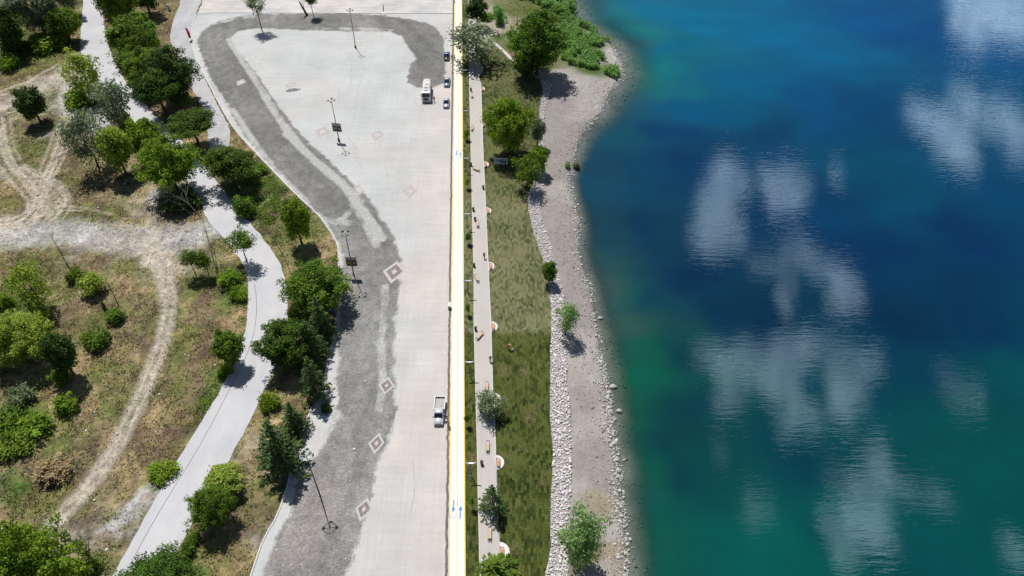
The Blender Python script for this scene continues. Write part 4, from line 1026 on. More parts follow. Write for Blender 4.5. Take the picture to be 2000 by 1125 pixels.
plant('shrub','shrub1','bright',424,526,472,566,'bright green bramble at the left road edge under the leaning saplings','shrub',BS)
plant('shrub','shrub0','bright',446,554,482,594,'lower bright bramble at the left road edge inside the bend','shrub',BS)
plant(B,'big2','bright',-25,1028,128,1180,'large bright green tree filling the bottom left corner',BT,TW)
plant('shrub','shrub1','bright',100,1098,180,1150,'bright green bush at the bottom edge right of the corner tree','shrub',BS)
plant(B,'loose0','mid',444,448,494,494,'small round leafed tree head over the road on a thin pale stem',BT,TW,trunk_h=6.0,bark=M_barkp)
plant(B,'loose1','mid',352,484,386,522,'thin leaning sapling with sparse leaves by the road, left one of two',BT,TW,trunk_h=5.0)
plant(B,'small0','mid',380,490,412,528,'thin leaning sapling with sparse leaves by the road, right one of two',BT,TW,trunk_h=4.5)
plant('shrub','shrub0','olive',-20,700,20,735,'pale green bush on the left edge under the large yellow tree','shrub',BS)
plant('shrub','shrub1','bright',-15,570,26,612,'bright weedy bush on the left edge','shrub',BS)
# plaza trees at the top
plant(B,'loose0','olive',480,-12,516,22,'small tree with two slim stems standing on the plaza near its top edge',BT,'trees on the far side of the plaza',trunk_h=9.0)
plant(B,'small0','dark',594,-14,618,10,'small dark tree on a single straight stem at the top edge of the plaza',BT,'trees on the far side of the plaza',trunk_h=6.0)
# lawn and beach
plant(B,'round0','dark',908,-4,954,46,'dark green tree standing on the walkway at the top of the photo',BT,TL)
plant('shrub','shrub0','bright',935,22,965,42,'bright low shrub right of the dark tree at the top of the walkway','shrub',TL)
plant('shrub','shrub1','reed',964,12,984,56,'narrow blue green reed clump on the stony bank at the top','shrub',TL)
plant(B,'loose1','grey',888,46,978,118,'silvery olive green tree with a forked dark trunk over the path and walkway',BT,TL,trunk_h=6.2)
plant(B,'big1','mid',1000,20,1100,140,'tallest dark green tree, standing between the lawn and the reeds',BT,TL,trunk_h=10.5)
plant(B,'round1','dark',1000,98,1056,150,'small dark tree under the left side of the tallest tree',BT,TL)
plant(B,'big0','bright',948,192,1038,298,'broad bright green tree on the lawn behind the picture board',BT,TL)
plant('shrub','round2','grey',1032,218,1068,280,'blue grey bushy tree at the lawn edge beside the broad bright tree','shrub',TL)
plant(B,'round0','bright',1030,286,1072,336,'bright green small tree by the beach, upper one of the pair below the picture board',BT,TL)
plant(B,'loose0','mid',1004,306,1056,366,'feathery green small tree, lower left one of the pair below the picture board',BT,TL)
plant('shrub','round1','mid',1056,503,1091,552,'single round green shrub tree on the white stones in the middle',BT,TL)
plant(B,'loose1','willow',1084,592,1128,652,'small airy willow with a bent dark stem between stones and beach',BT,TL)
plant(B,'loose0','olive',932,766,982,812,'thin leafed small tree growing on the walkway beside a bench pad',BT,TL)
plant('conifer_tree','sparse0','cedar',932,941,992,1012,'thin dark conifer standing on the edge of the walkway near the bottom','conifer',TL)
plant('conifer_tree','cedar0','mid',926,1072,1010,1150,'light green conifer at the bottom edge over the walkway','conifer',TL)
plant(B,'loose0','willow',1092,1002,1176,1112,'large pale green willow between the white stones and the beach near the bottom',BT,TL)
plant('shrub','loose1','willow',1104,1010,1170,1100,'inner boughs of pale willow growing beside the large willow near the bottom','shrub',TL)
plant('shrub','shrub0','reed',1103,303,1114,338,'narrow strip of green plants at the water edge opposite the picture board','shrub',TL)
plant('shrub','shrub1','olive',1118,312,1134,330,'small dark plant growing in the water beyond the rock line','shrub',TL)
for k, (px, y0, y1, lf) in enumerate([(912,344,378,'lime'),(914,452,492,'mid'),(913,590,632,'bright'),(912,806,838,'mid'),(921,968,1004,'bright'),(911,250,268,'bright'),(919,800,822,'olive')][:6]):
    plant('sapling','small%d' % (k % 2), lf, px-5, y0+2, px+6, y0+20, ['yellow green staked sapling in the grass strip opposite the picture board','second staked sapling in the grass strip, dull green and above mid photo','bright staked sapling in the grass strip level with the white cabinet','dull staked sapling in the grass strip level with the pickup truck','bright staked sapling in the grass strip nearest the camera','short bright sapling in the grass strip level with the broad bright tree'][k], 'sapling', 'saplings in the grass strip', trunk_h=2.0)

# dead trees and bare poles
def dead(name, px, py, H, r, seed, depth, lab, tilt=(0, 0), sp=.5, ivy=None):
    x, y = g2(px, py); o = empty(name, (x, y, gz(x, y))); tag(o, lab, 'dead tree')
    b = link('trunk', bare_mesh(seed, H, r, depth, sp), o); b.rotation_euler = (tilt[0], tilt[1], 0)
    if ivy:
        rng = np.random.default_rng(seed); n = 900; t = rng.random(n) ** 1.3
        P = np.c_[rng.normal(0, ivy * .30, n) * (1.2 - t * .7), rng.normal(0, ivy * .30, n) * (1.2 - t * .7), t * H * .7]
        Nn = sph(n, rng); c = link('ivy', leafmesh('ivy', [quads(P, Nn, .3, .22, rng)], LM['mid']), o); c.rotation_euler = (tilt[0], tilt[1], 0)
    return o
dead('dead_tree', 392, 425, 10.5, .16, 31, 4, 'leafless grey tree with wide spread branches at the left edge of the pale road', (-.15, -.45), .55)
dead('dead_tree', 372, 418, 7.5, .12, 33, 4, 'second leafless tree lying low in the shade under the large bright tree', (-.1, -.6), .6)
dead('dead_tree', 196, 1112, 9.5, .20, 35, 4, 'dead tree with green ivy on its trunk and bare fanning twigs at the bottom left', (-.25, -.35), .42, ivy=1.6)
dead('dead_tree', 213, 617, 4.6, .16, 37, 1, 'short dark stump like stem leaning left below the lime sapling', (-.3, -.25), .25, ivy=.6)
def pole(px, py, tx, ty, H, lab):
    x, y = g2(px, py); T = np.array([*g2(tx, ty, H), H]); z0 = gz(x, y)
    o = empty('dead_pole', (x, y, z0)); tag(o, lab, 'dead tree')
    e = T - [x, y, z0]
    TT = [tube_np([(0, 0, -.2), e * .5 + [.06, 0, 0], e], [.12, .085, .03], 7)]; rng = np.random.default_rng(int(px))
    for k in range(9):
        f = rng.uniform(.35, 1); d = rng.normal(0, 1, 3); d[2] = abs(d[2]) * .6; d /= np.linalg.norm(d)
        TT.append(tube_np([e * f, e * f + d * .6, e * f + d * 1.3 + [0, 0, .2]], [.03, .02, .008], 4))
    link('trunk', tubes_mesh('trunk', TT, M_bark), o)
pole(137, 528, 98, 458, 9.0, 'tall dead black pole like trunk leaning left over the crossing of the tracks')
pole(233, 600, 203, 538, 6.5, 'thin bare grey pole like trunk right of the tall dead one')
pole(428, 552, 388, 398, 9.0, 'long thin leaning bare stem reaching over the road edge')
# plaza leaning stem at the top
dead('dead_tree', 600, 30, 7.0, .24, 41, 1, 'crooked dark trunk leaning left at the top edge of the plaza', (0, -.35), .3, ivy=.5)

# ------------------------------------------------------------------ reeds, ground cover, grass
def stuff_obj(name, parts, m, lab, cat):
    o = link(name, leafmesh(name, parts, m)); return tag(o, lab, cat, kind='stuff')
def cover(regions, rng, seedk):
    """regions: (pixel polygon, leaves per m2, height, leaf size)"""
    parts = []
    for P, dn, h, ls in regions:
        Pw = densify(W2(P), 1.0, .35, rng=rng); n = int(area(Pw) * dn); q = rand_in(Pw, n, rng)
        lump = fbm(q[:, 0], q[:, 1], 3.0, seedk, 3); keep = lump > .36; q = q[keep]; lump = lump[keep]; n = len(q)
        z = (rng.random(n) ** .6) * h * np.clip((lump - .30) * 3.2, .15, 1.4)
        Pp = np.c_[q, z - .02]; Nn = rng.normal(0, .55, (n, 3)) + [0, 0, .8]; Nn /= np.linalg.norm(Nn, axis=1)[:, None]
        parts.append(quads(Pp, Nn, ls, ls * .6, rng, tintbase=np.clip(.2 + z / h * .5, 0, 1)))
    return parts
rng = np.random.default_rng(77)
reedsP = [([(1040,-60),(1106,-40),(1108,-20),(1121,6),(1124,25),(1118,36),(1095,34),(1070,20),(1040,4),(1020,-6),(1010,-30)], 11, 2.6), ([(1095,50),(1110,36),(1140,46),(1164,58),(1166,68),(1190,80),(1180,86),(1158,90),(1148,98),(1160,104),(1175,112),(1188,122),(1203,135),(1214,148),(1205,156),(1188,150),(1172,138),(1150,134),(1120,130),(1098,118),(1088,90)], 13, 2.0),
          ([(988,42),(1004,46),(1012,70),(1016,96),(1000,92),(990,72)], 9, 1.6), ([(966,10),(982,14),(984,44),(974,54),(966,34)], 9, 1.2)]
parts = []
for P, dn, h in reedsP:
    Pw = densify(W2(P), 1.0, .7, rng=rng); n = int(area(Pw) * dn * 1.2); q = rand_in(Pw, n, rng); lump = fbm(q[:, 0], q[:, 1], 3.5, 12, 3); kk = lump > .40; q = q[kk]; lump = lump[kk]; n = len(q)
    hh = h * rng.uniform(.5, 1.15, n) * np.clip((lump - .36) * 9, .3, 1) * (.7 + .6 * fbm(q[:, 0], q[:, 1], 5, 3, 2)); al = np.c_[rng.normal(.12, .25, n), rng.normal(0, .25, n), np.ones(n)]; al /= np.linalg.norm(al, axis=1)[:, None]
    Nn = np.cross(al, sph(n, rng)); Nn /= np.linalg.norm(Nn, axis=1)[:, None]
    c = np.c_[q, hh * .45]
    parts.append(quads(c, Nn, hh, .22, rng, along=al))
    Pt = np.c_[q, hh * .75]; n2_ = rng.normal(0, .5, (n, 3)) + [0, 0, .7]; n2_ /= np.linalg.norm(n2_, axis=1)[:, None]
    parts.append(quads(Pt, n2_, 1.0, .30, rng))
stuff_obj('reeds', parts, LM['reed'], 'dense bright green reeds covering the point by the lake at the top', 'reeds')
parts = cover([([(462,300),(490,300),(530,345),(560,372),(548,412),(530,440),(512,438),(490,405),(480,372),(462,350)], 26, .9, .34),
 ([(495,418),(520,430),(548,480),(560,515),(552,520),(535,480),(505,445)], 16, .6, .28), ([(415,545),(470,530),(484,560),(482,610),(470,600),(455,580),(430,580)], 14, .6, .28), ([(380,790),(420,740),(440,735),(432,760),(410,790),(390,820),(370,850),(362,845)], 18, .5, .28),
 ([(0,560),(40,560),(50,620),(20,640),(0,640)], 12, .5, .3), ([(90,905),(150,930),(110,1000),(40,1010),(0,960),(30,920)], 5, .35, .28), ([(180,800),(230,770),(250,790),(200,850)], 4, .3, .28), ([(320,840),(360,760),(380,770),(330,880)], 3, .25, .26), ([(200,620),(260,640),(240,700),(190,680)], 3, .25, .26), ([(-10,800),(90,805),(100,870),(60,890),(0,900)], 22, .9, .36), ([(60,800),(160,780),(190,830),(130,880),(90,880)], 5, .4, .28),
 ([(60,60),(130,90),(110,110),(40,130),(0,140),(0,90)], 14, .8, .34), ([(0,900),(60,930),(80,980),(30,990),(-10,980)], 9, .5, .28), ([(355,1040),(395,1040),(392,1060),(350,1125),(340,1120)], 16, .7, .3),
 ([(30,300),(90,270),(110,310),(60,345),(30,330)], 3, .3, .28), ([(130,350),(180,345),(170,372),(135,372)], 7, .3, .3), ([(160,420),(230,425),(225,450),(170,448)], 4, .3, .3), ([(1110,20),(1060,10),(1000,-10),(990,30),(1040,60)], 6, .5, .3),
 ([(940,45),(975,60),(1000,110),(1040,140),(1060,130),(1040,60),(1000,20),(950,10)], 2.2, .3, .3)], rng, 9)
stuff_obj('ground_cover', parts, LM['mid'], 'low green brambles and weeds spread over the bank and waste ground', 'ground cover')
parts = cover([([(1140,960),(1190,950),(1198,1010),(1180,1040),(1140,1030)], 2.5, .2, .22), ([(1160,1060),(1215,1060),(1215,1120),(1160,1120)], 3, .25, .22), ([(1106,790),(1114,790),(1118,860),(1110,870)], 4, .2, .22), ([(1095,440),(1085,455),(1090,500),(1080,480)], 3, .2, .2),
 ([(1070,145),(1110,150),(1180,165),(1170,190),(1120,170)], .6, .15, .2), ([(1112,480),(1122,500),(1140,560),(1128,540)], 1.0, .15, .2)], rng, 19)
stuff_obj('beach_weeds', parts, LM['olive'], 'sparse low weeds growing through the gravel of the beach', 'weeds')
# dry grass over the whole scrub, tinted like the ground under it
n = 190000
q = np.c_[rng.uniform(-178, -2, n), rng.uniform(43, 262, n)]
fx, fy = PROJ(q[:, 0], q[:, 1], 0)
k = (fx > -60) & (fx < 900) & (fy > -60) & (fy < 1190); q = q[k]
bad = inpoly(q[:, 0], q[:, 1], ROAD) | inpoly(q[:, 0], q[:, 1], SLIPW) | inpoly(q[:, 0], q[:, 1], PLAZAW) | inpoly(q[:, 0], q[:, 1], W2(LOT)) | (q[:, 0] > pathx(q[:, 1]) - 1)
q = q[~bad]
ix = np.clip(np.searchsorted(GX, q[:, 0]), 0, nx - 1); iy = np.clip(np.searchsorted(GY, q[:, 1]), 0, ny - 1)
gc = colr[iy, ix]; pale = gc.sum(1) > .95
veg = (gc[:, 2] < gc[:, 1] * .62) | (rng.random(len(q)) < .25)
k = veg & (fbm(q[:, 0], q[:, 1], 2.5, 55, 3) > .40); q = q[k]; gc = gc[k]; zz_ = Z[iy[k], ix[k]]; n = len(q)
hh = rng.uniform(.12, .40, n); al = np.c_[rng.normal(0, .7, n), rng.normal(0, .7, n), np.full(n, .35)]; al /= np.linalg.norm(al, axis=1)[:, None]
Nn = np.cross(al, sph(n, rng)); Nn *= np.sign(Nn[:, 2:3] + 1e-6); Nn = Nn + [0, 0, .8]; Nn /= np.linalg.norm(Nn, axis=1)[:, None]
Vq, Tq = quads(np.c_[q, zz_ + hh * .4], Nn, hh * 1.4, .22, rng, along=al)
cc = np.repeat(gc * rng.uniform(.5, 1.65, (n, 1)), 4, 0)
def tuft_fn(N, b):
    N.put(b.inputs['Base Color'], N.attr('col'))
    t = N.new('ShaderNodeBsdfTranslucent'); N.put(t.inputs[0], N.attr('col')); ms = N.new('ShaderNodeMixShader'); ms.inputs[0].default_value = .3
    N.l.new(b.outputs[0], ms.inputs[1]); N.l.new(t.outputs[0], ms.inputs[2]); N.l.new(ms.outputs[0], N.n['Material Output'].inputs[0])
M_tuft = mat('dry_grass', (.3, .25, .1), .9, .1, fn=tuft_fn)
o = link('dry_grass', mesh_np('dry_grass', Vq, np.arange(len(Vq)).reshape(-1, 4), M_tuft, cc)); tag(o, 'dry tufted grass and weeds over the waste ground and the bank', 'grass', kind='stuff')
# pale rubble lying about
q = rand_in(W2([(0,180),(150,120),(260,300),(390,420),(470,600),(440,740),(300,1000),(90,1060),(0,900)]), 420, rng); o = link('rubble', stones('rubble', np.c_[q, np.zeros(len(q))], rng.lognormal(math.log(.10), .4, len(q)).clip(.05, .3), M_rip, .6)); tag(o, 'small white stones and rubble scattered on the waste ground', 'rubble', kind='stuff')
q = np.concatenate([rand_in(W2([(562,1002),(600,915),(640,852),(740,900),(700,1040),(670,1120),(520,1120)]), 60, rng), rand_in(W2([(660,560),(760,560),(770,760),(660,760)]), 40, rng)])
o = link('stone_crumbs', stones('stone_crumbs', np.c_[q, np.full(len(q), .05)], rng.lognormal(math.log(.09), .4, len(q)).clip(.05, .28), M_rip, .5)); tag(o, 'white crumbs of stone strewn on the dark cobbles', 'crumbs', kind='stuff')
# ------------------------------------------------------------------ masts and lamps
M_steel = mat('dark_steel', (.06, .065, .08), .45, .5, .6, noise=(4, .15))
M_galv = mat('pale_steel', (.52, .55, .60), .45, .5, .5, noise=(4, .12))
M_black = mat('black_plastic', (.015, .015, .018), .5, .4, noise=(5, .2))
M_glass = mat('lamp_glass', (.5, .55, .6), .1, .6)
M_cab = mat('cabinet_paint', (.62, .63, .62), .5, .4, noise=(3, .1))
MH = 11.85
def floodlight(parent, a, r, z, tilt=.5):
    mb = MB(); cx_, cy_ = r * math.cos(a), r * math.sin(a)
    mb.box(cx_, cy_, z, .16, .46, .34, a, .02, ry=tilt)
    o = mb.build('floodlight', M_black, parent)
    g = MB().box(cx_ + math.cos(a) * .10, cy_ + math.sin(a) * .10, z - .06, .02, .40, .28, a, 0, ry=tilt).build('lens', M_glass, o)
    return o
def mast(px, py, kind, label, banners=False, box_=False):
    x, y = g2(px, py); o = empty('lamp_mast', (x, y, .04)); tag(o, label, 'lamp mast', 'tall lamp masts on the plaza')
    MB().tube([(0, 0, 0), (0, 0, .8), (0, 0, 6), (0, 0, MH)], [.15, .13, .10, .06], 10).build('pole', M_steel, o, True)
    MB().box(0, 0, .03, .55, .55, .06, .3, .01).build('base_plate', M_steel, o)
    for k in range(4):
        a = math.pi / 4 + k * math.pi / 2
        MB().tube([(.22 * math.cos(a), .22 * math.sin(a), .05), (.22 * math.cos(a), .22 * math.sin(a), .16)], .03, 6).build('bolt', M_galv, o)
    R = .98 if kind == 'ring' else .80
    if kind == 'ring':
        mb = MB(); n = 8
        P = ring_pts(R, n, a0=math.pi / 8)
        for k in range(n):
            a, b = P[k], P[(k + 1) % n]; mb.tube([(a[0], a[1], MH), (b[0], b[1], MH)], .055, 6)
        for k in range(4):
            a = k * math.pi / 2 + .12; mb.tube([(0, 0, MH), (R * .95 * math.cos(a), R * .95 * math.sin(a), MH)], .05, 6)
        mb.build('head_ring', M_galv, o)
        for a in (math.pi / 2, .05, math.pi + .1): floodlight(o, a, R + .1, MH + .02)
    else:
        mb = MB(); n = 20
        for k in range(n):
            if k % 5 == 2: continue
            a, b = 2 * math.pi * k / n, 2 * math.pi * (k + 1) / n
            mb.tube([(R * math.cos(a), R * math.sin(a), MH), (R * math.cos(b), R * math.sin(b), MH)], .028, 5)
        for k in range(4):
            a = k * math.pi / 2 + .5; mb.tube([(0, 0, MH - .25), (R * math.cos(a), R * math.sin(a), MH)], .035, 5)
        mb.build('head_ring', M_galv, o)
        a0 = .85 if kind == 'x' else 0.1
        for k in range(4): floodlight(o, a0 + k * math.pi / 2, R + .02, MH)
    if box_:
        MB().box(0, -.24, 1.0, .42, .26, .62, 0, .02).build('control_box', M_cab, o)
        MB().box(0, -.20, .35, .50, .40, .55, 0, .03).build('footing', M_black, o)
    if banners:
        for sgn_, ang in ((-1, .42), (1, -.30 if kind == 'x' else -.12)):
            b = MB(); wdt = 1.12
            c, s = math.cos(ang), math.sin(ang)
            def pt(u, z, d=0): return (sgn_ * .12 + sgn_ * u * c * 1.0 + d * s, (sgn_ * u) * math.sin(ang) * sgn_ * -sgn_ * 1.0 - abs(u) * .28 - d, z)
            def slab(mb, u0, u1, z0, z1, d0, d1):
                A = [pt(u0, z0, d0), pt(u1, z0, d0), pt(u1, z1, d0), pt(u0, z1, d0)]; Bq = [pt(u0, z0, d1), pt(u1, z0, d1), pt(u1, z1, d1), pt(u0, z1, d1)]
                mb.loft([A, Bq])
            mb = MB(); slab(mb, .02, wdt, 2.75, 5.15, 0, .05); ban = mb.build('banner', mat('banner_maroon', (.10, .045, .055), .6, .3, noise=(2.2, .5)), o)
            mb = MB(); slab(mb, .05, wdt - .03, 4.45, 5.12, .052, .06); mb.build('banner_heading', mat('banner_lilac', (.42, .42, .60), .6, .3, noise=(3, .2)), ban)
            mb = MB(); slab(mb, .30, .82, 3.25, 3.95, .052, .06); mb.build('banner_picture', mat('banner_gold', (.50, .36, .10), .6, .3, noise=(4, .5)), ban)
            mb = MB(); mb.tube([pt(0, 5.18), pt(wdt, 5.18)], .03, 6); mb.tube([pt(0, 2.72), pt(wdt, 2.72)], .03, 6); mb.build('bracket', M_steel, o)
    return o
mast(624.8, 966.6, 'ring', 'lamp mast with octagonal white ring head, nearest the camera on the dark cobbles')
mast(691.3, 538, 'x', 'lamp mast with four floodlights and two maroon banners on the dark cobbles beside the kerb', True)
mast(662.3, 274.5, 'q', 'lamp mast with maroon banners and control box in the sanded middle of the plaza', True, True)
mast(694.7, 92.8, 'q', 'farthest lamp mast, without banners, on the sanded plaza near the top', False, True)
M_lamp_top = mat('lamp_wing_paint', (.50, .52, .62), .4, .5, .3, noise=(4, .1))
def street_lamp(px, py, lab):
    x, y = g2(px, py); o = empty('street_lamp', (x, y, .04)); tag(o, lab, 'street lamp', 'T headed lamps in the grass strip')
    MB().tube([(0, 0, 0), (0, 0, .5), (0, 0, 3.8)], [.10, .085, .07], 8).build('pole', M_steel, o, True)
    MB().box(0, 0, .02, .34, .34, .04).build('base_plate', M_steel, o)
    for s in (-1, 1):
        sec = []
        for u, zz in ((.0, 0), (.35, .02), (.65, .09), (.92, .20)):
            wd = .12 - .03 * u; sec.append([(s * u, -wd, 3.82 + zz), (s * u, wd, 3.82 + zz), (s * u, wd * .8, 3.90 + zz), (s * u, -wd * .8, 3.90 + zz)])
        wng = MB().loft(sec).build('lamp_wing', M_lamp_top, o)
        MB().box(s * .68, 0, 3.89, .36, .12, .02, ry=-s * .35).build('lens', M_glass, wng)
    return o
lx = [(920.4, 929.3), (917.3, 732.9)]
ys = [g2(*p)[1] for p in lx]; stepy = ys[1] - ys[0]; x0l = g2(*lx[0])[0]; x1l = g2(*lx[1])[0]
LAB = ['nearest the camera, beside the thin conifer', 'second from the camera, level with the top of the pickup truck', 'third from the camera, level with the tilted tan bench', 'fourth from the camera, below mid height of the upper half', 'fifth from the camera, level with the picture board', 'sixth from the camera, level with the silver car', 'seventh from the camera, just below the forked olive tree shade', 'eighth from the camera, under the olive green crown', 'farthest one at the top of the photo']
for k in range(9):
    Yw_ = ys[0] + stepy * k; Xw_ = x0l + (x1l - x0l) * k
    qx, qy = PROJ(Xw_, Yw_, 0)
    street_lamp(qx, qy, 'dark T headed lamp, ' + LAB[k])

# ------------------------------------------------------------------ benches and bins
M_seat1 = mat('orange_wood', (.62, .30, .17), .6, .3, noise=(6, .2))
M_seat2 = mat('tan_wood', (.66, .52, .33), .6, .3, noise=(6, .2))
def bench(px, py, rz, kind, lab, group):
    x, y = g2(px, py, .5); o = empty('bench', (x, y, .09), rz); tag(o, lab, 'bench', group)
    m = M_seat1 if kind == 0 else M_seat2
    L_, wd = (1.55, .50) if kind == 0 else (1.70, .52)
    mb = MB()
    for k in range(5): mb.box((k - 2) * wd / 5, 0, .46, wd / 5 - .015, L_, .045, bevel=.006)
    mb.build('seat', m, o)
    if kind == 0:
        mb = MB()
        for k in range(3): mb.box(-wd / 2 - .05 - k * .03, 0, .56 + k * .13, .035, L_, .10, bevel=.006)
        mb.build('backrest', m, o)
    for s in (-1, 1):
        e = L_ / 2 - .12 if kind == 0 else L_ / 2 + .14
        mb = MB()
        mb.tube([(-wd / 2, s * e, 0), (-wd / 2, s * e, .44), (wd / 2, s * e, .44), (wd / 2, s * e, 0)], .035, 6)
        if kind == 1: mb.tube([(-wd / 2, s * e, .44), (-wd / 2, s * e, .70), (wd / 2, s * e, .70), (wd / 2, s * e, .44)], .03, 6)
        else: mb.tube([(-wd / 2, s * e, .44), (-wd / 2 - .15, s * e, .88)], .03, 6)
        mb.build('leg_frame', M_steel, o)
    if kind == 1:
        for s in (-1, 1): MB().tube([(s * wd / 2, -L_ / 2 - .14, .42), (s * wd / 2, L_ / 2 + .14, .42)], .03, 6).build('rail', M_steel, o)
    return o
PB = ['nearest open one, level with the dark litter bin', 'beside the sharp change of turf colour', 'below the walking person', 'level with the litter bin just above the middle', 'level with the picture board', 'beside the broad bright green tree', 'just below the shade of the olive tree', 'under the olive green crown', 'behind the thin leafed small tree', 'beside the bottom conifer']
for (px, py, r), lab in zip(PADS, PB):
    bench(px + 5.5 * pxm(py) / 11.4, py - 1, 0, 0, 'orange bench on a white pad, ' + lab, 'orange benches on round pads')
for px, py, rz, lab in ((952.8,872,0,'standing straight, between the pickup truck and the nearest pad bench'),(951,755,0,'standing straight, just above the thin leafed small tree'),(937,655,-.55,'turned askew, level with the sharp change of turf colour'),(931,543,.35,'turned askew, below the walking person'),(933,437,.1,'near the dark bin pair above mid photo'),(930,330,1.0,'turned nearly across the walkway by the picture board'),(922.5,250,-.1,'at the left edge of the walkway by the broad tree'),(922,186,.1,'farthest one, just below the olive tree shade'),(956.5,1042,0,'in dappled shade beside the thin conifer')):
    bench(px, py, rz, 1, 'tan bench with looped ends, ' + lab, 'tan benches along the walkway')
def bin_(px, py, lab):
    x, y = g2(px, py); o = empty('litter_bin', (x, y, .09), px); tag(o, lab, 'litter bin', 'dark litter bins along the walkway')
    MB().tube([(0, 0, 0), (0, 0, .12), (0, 0, .78), (0, 0, .82)], [.20, .24, .29, .27], 12).build('body', M_black, o)
    MB().tube([(0, 0, .84), (0, 0, .92), (0, 0, .97)], [.31, .24, .08], 12).build('lid', M_steel, o)
    MB().tube([(.34, 0, 0), (.34, 0, 1.0), (0, 0, 1.02)], .03, 6).build('post', M_steel, o)
for px, py, lab in ((941,907,'level with the nearest pad bench'),(929,645,'beside the askew tan bench at the change of turf colour'),(926,521,'on the left walkway edge below the walking person'),(928,431,'beside the tan bench above mid photo'),(924.5,412,'on the left edge just above the tan bench above mid photo'),(944,369,'on the lawn side between two pads'),(920,324,'beside the tan bench turned across the walkway'),(939,804,'under the thin leafed small tree'),(920,178,'first below the olive tree shade')):
    bin_(px, py, 'dark round litter bin, ' + lab)

# ------------------------------------------------------------------ vehicles (front towards local -Y)
def paint(name, c, metal=.2): return mat(name, c, .28, .5, metal, noise=(1.5, .05), coat=.6)
M_tyre = mat('tyre_rubber', (.02, .02, .02), .9, .2, noise=(8, .2))
M_rim = mat('wheel_rim', (.45, .46, .48), .35, .5, .7, noise=(6, .1))
M_win = mat('window_glass', (.012, .022, .045), .06, .9, noise=(3, .2))
M_head = mat('headlight_glass', (.75, .78, .8), .1, .8)
M_red = mat('tail_light', (.5, .02, .02), .2, .6)
M_plate = mat('number_plate', (.75, .75, .73), .5, .3)
def wheel(parent, x, y, r, wd):
    w_ = MB().tube([(x - wd / 2, y, r), (x - wd * .38, y, r), (x + wd * .38, y, r), (x + wd / 2, y, r)], [r * .92, r, r, r * .92], 18).build('wheel', M_tyre, parent)
    s = 1 if x > 0 else -1
    MB().tube([(x + s * wd * .40, y, r), (x + s * wd * .54, y, r)], [r * .6, r * .5], 10).build('rim', M_rim, w_)
def ring_sec(y, w_, z0, z1, z2, k=.9):
    return [(-w_ * .94, y, z0), (-w_, y, (z0 + z1) / 2), (-w_ * .985, y, z1), (-w_ * k, y, z2), (0, y, z2 + .02), (w_ * k, y, z2), (w_ * .985, y, z1), (w_, y, (z0 + z1) / 2), (w_ * .94, y, z0)]
def car(px, py, rz, color, roofc, label, body_glass=False, L_=4.4):
    x, y = g2(px, py); o = empty('parked_car', (x, y, .04), rz); tag(o, label, 'car', 'cars parked beside the bicycle path')
    h = L_ / 2; W_ = .87
    secs = [(-h, .70, .30, .50, .58), (-h + .12, .80, .22, .56, .68), (-h + .55, .86, .20, .62, .76), (-h + 1.15, W_, .20, .68, .90), (-.3, W_, .20, .72, .94), (h - 1.2, W_, .20, .72, .95), (h - .55, .86, .22, .70, .93), (h - .12, .80, .26, .62, .84), (h, .72, .34, .56, .70)]
    body = MB().loft([ring_sec(*s) for s in secs]).build('body', color, o, True)
    g = [(-h + 1.10, .74, .88, .90), (-h + 1.85, .62, .90, 1.40), (-.1, .61, .90, 1.46), (h - 1.35, .60, .90, 1.42), (h - .62, .68, .90, .96)]
    def gs(y, w_, z0, z1): return [(-.78 if w_ < .7 else -w_, y, z0), (-w_, y, z1), (0, y, z1 + .02), (w_, y, z1), (.78 if w_ < .7 else w_, y, z0)]
    MB().loft([gs(*s) for s in g]).build('windows', M_win, o, False)
    rf = [(-h + 1.82, .63, 1.405), (-h + 2.1, .625, 1.45), (-.1, .62, 1.475), (h - 1.55, .61, 1.45), (h - 1.32, .60, 1.415)]
    MB().loft([[(-w_, y_, z - .03), (-w_ * .92, y_, z + .025), (0, y_, z + .04), (w_ * .92, y_, z + .025), (w_, y_, z - .03)] for y_, w_, z in rf]).build('roof', roofc, o, True)
    for sx in (-1, 1):
        for yy in (-h + .82, h - .82): wheel(o, sx * .78, yy, .32, .21)
        MB().box(sx * .60, -h + .10, .60, .34, .16, .14, sx * -.25, .03).build('headlight', M_head, o)
        MB().box(sx * .62, h - .05, .72, .28, .10, .14, sx * .2, .02).build('tail_light', M_red, o)
        MB().box(sx * .97, -h + 1.55, .98, .20, .12, .13, 0, .03).build('mirror', color, o)
        MB().tube([(sx * .745, -h + 1.2, .95), (sx * .63, -h + 1.85, 1.43)], .025, 5).build('pillar', color, o)
        MB().tube([(sx * .735, h - .75, .97), (sx * .61, h - 1.34, 1.43)], .03, 5).build('pillar', color, o)
    MB().box(0, -h + .02, .42, .95, .06, .16, 0, .02).build('grille', M_black, o)
    MB().box(0, -h - .02, .34, .48, .03, .10).build('number_plate', M_plate, o)
    return o
car(873, 113, .02, paint('car_black', (.015, .018, .028)), paint('car_roof_sheen', (.10, .16, .30)), 'black car with bluish roof sheen, farthest of the three cars by the bicycle path', L_=4.5)  # dark roof tinted blue: its sheen is put into the colour
car(873.5, 163.5, 0, paint('car_steel_blue', (.17, .24, .36)), paint('car_pale_blue', (.42, .50, .62)), 'steel blue car, middle one of the three beside the bicycle path')
car(872, 205, .01, paint('car_silver', (.40, .44, .46)), paint('car_white_roof', (.68, .74, .75)), 'silver grey car, nearest of the three beside the bicycle path', L_=4.1)

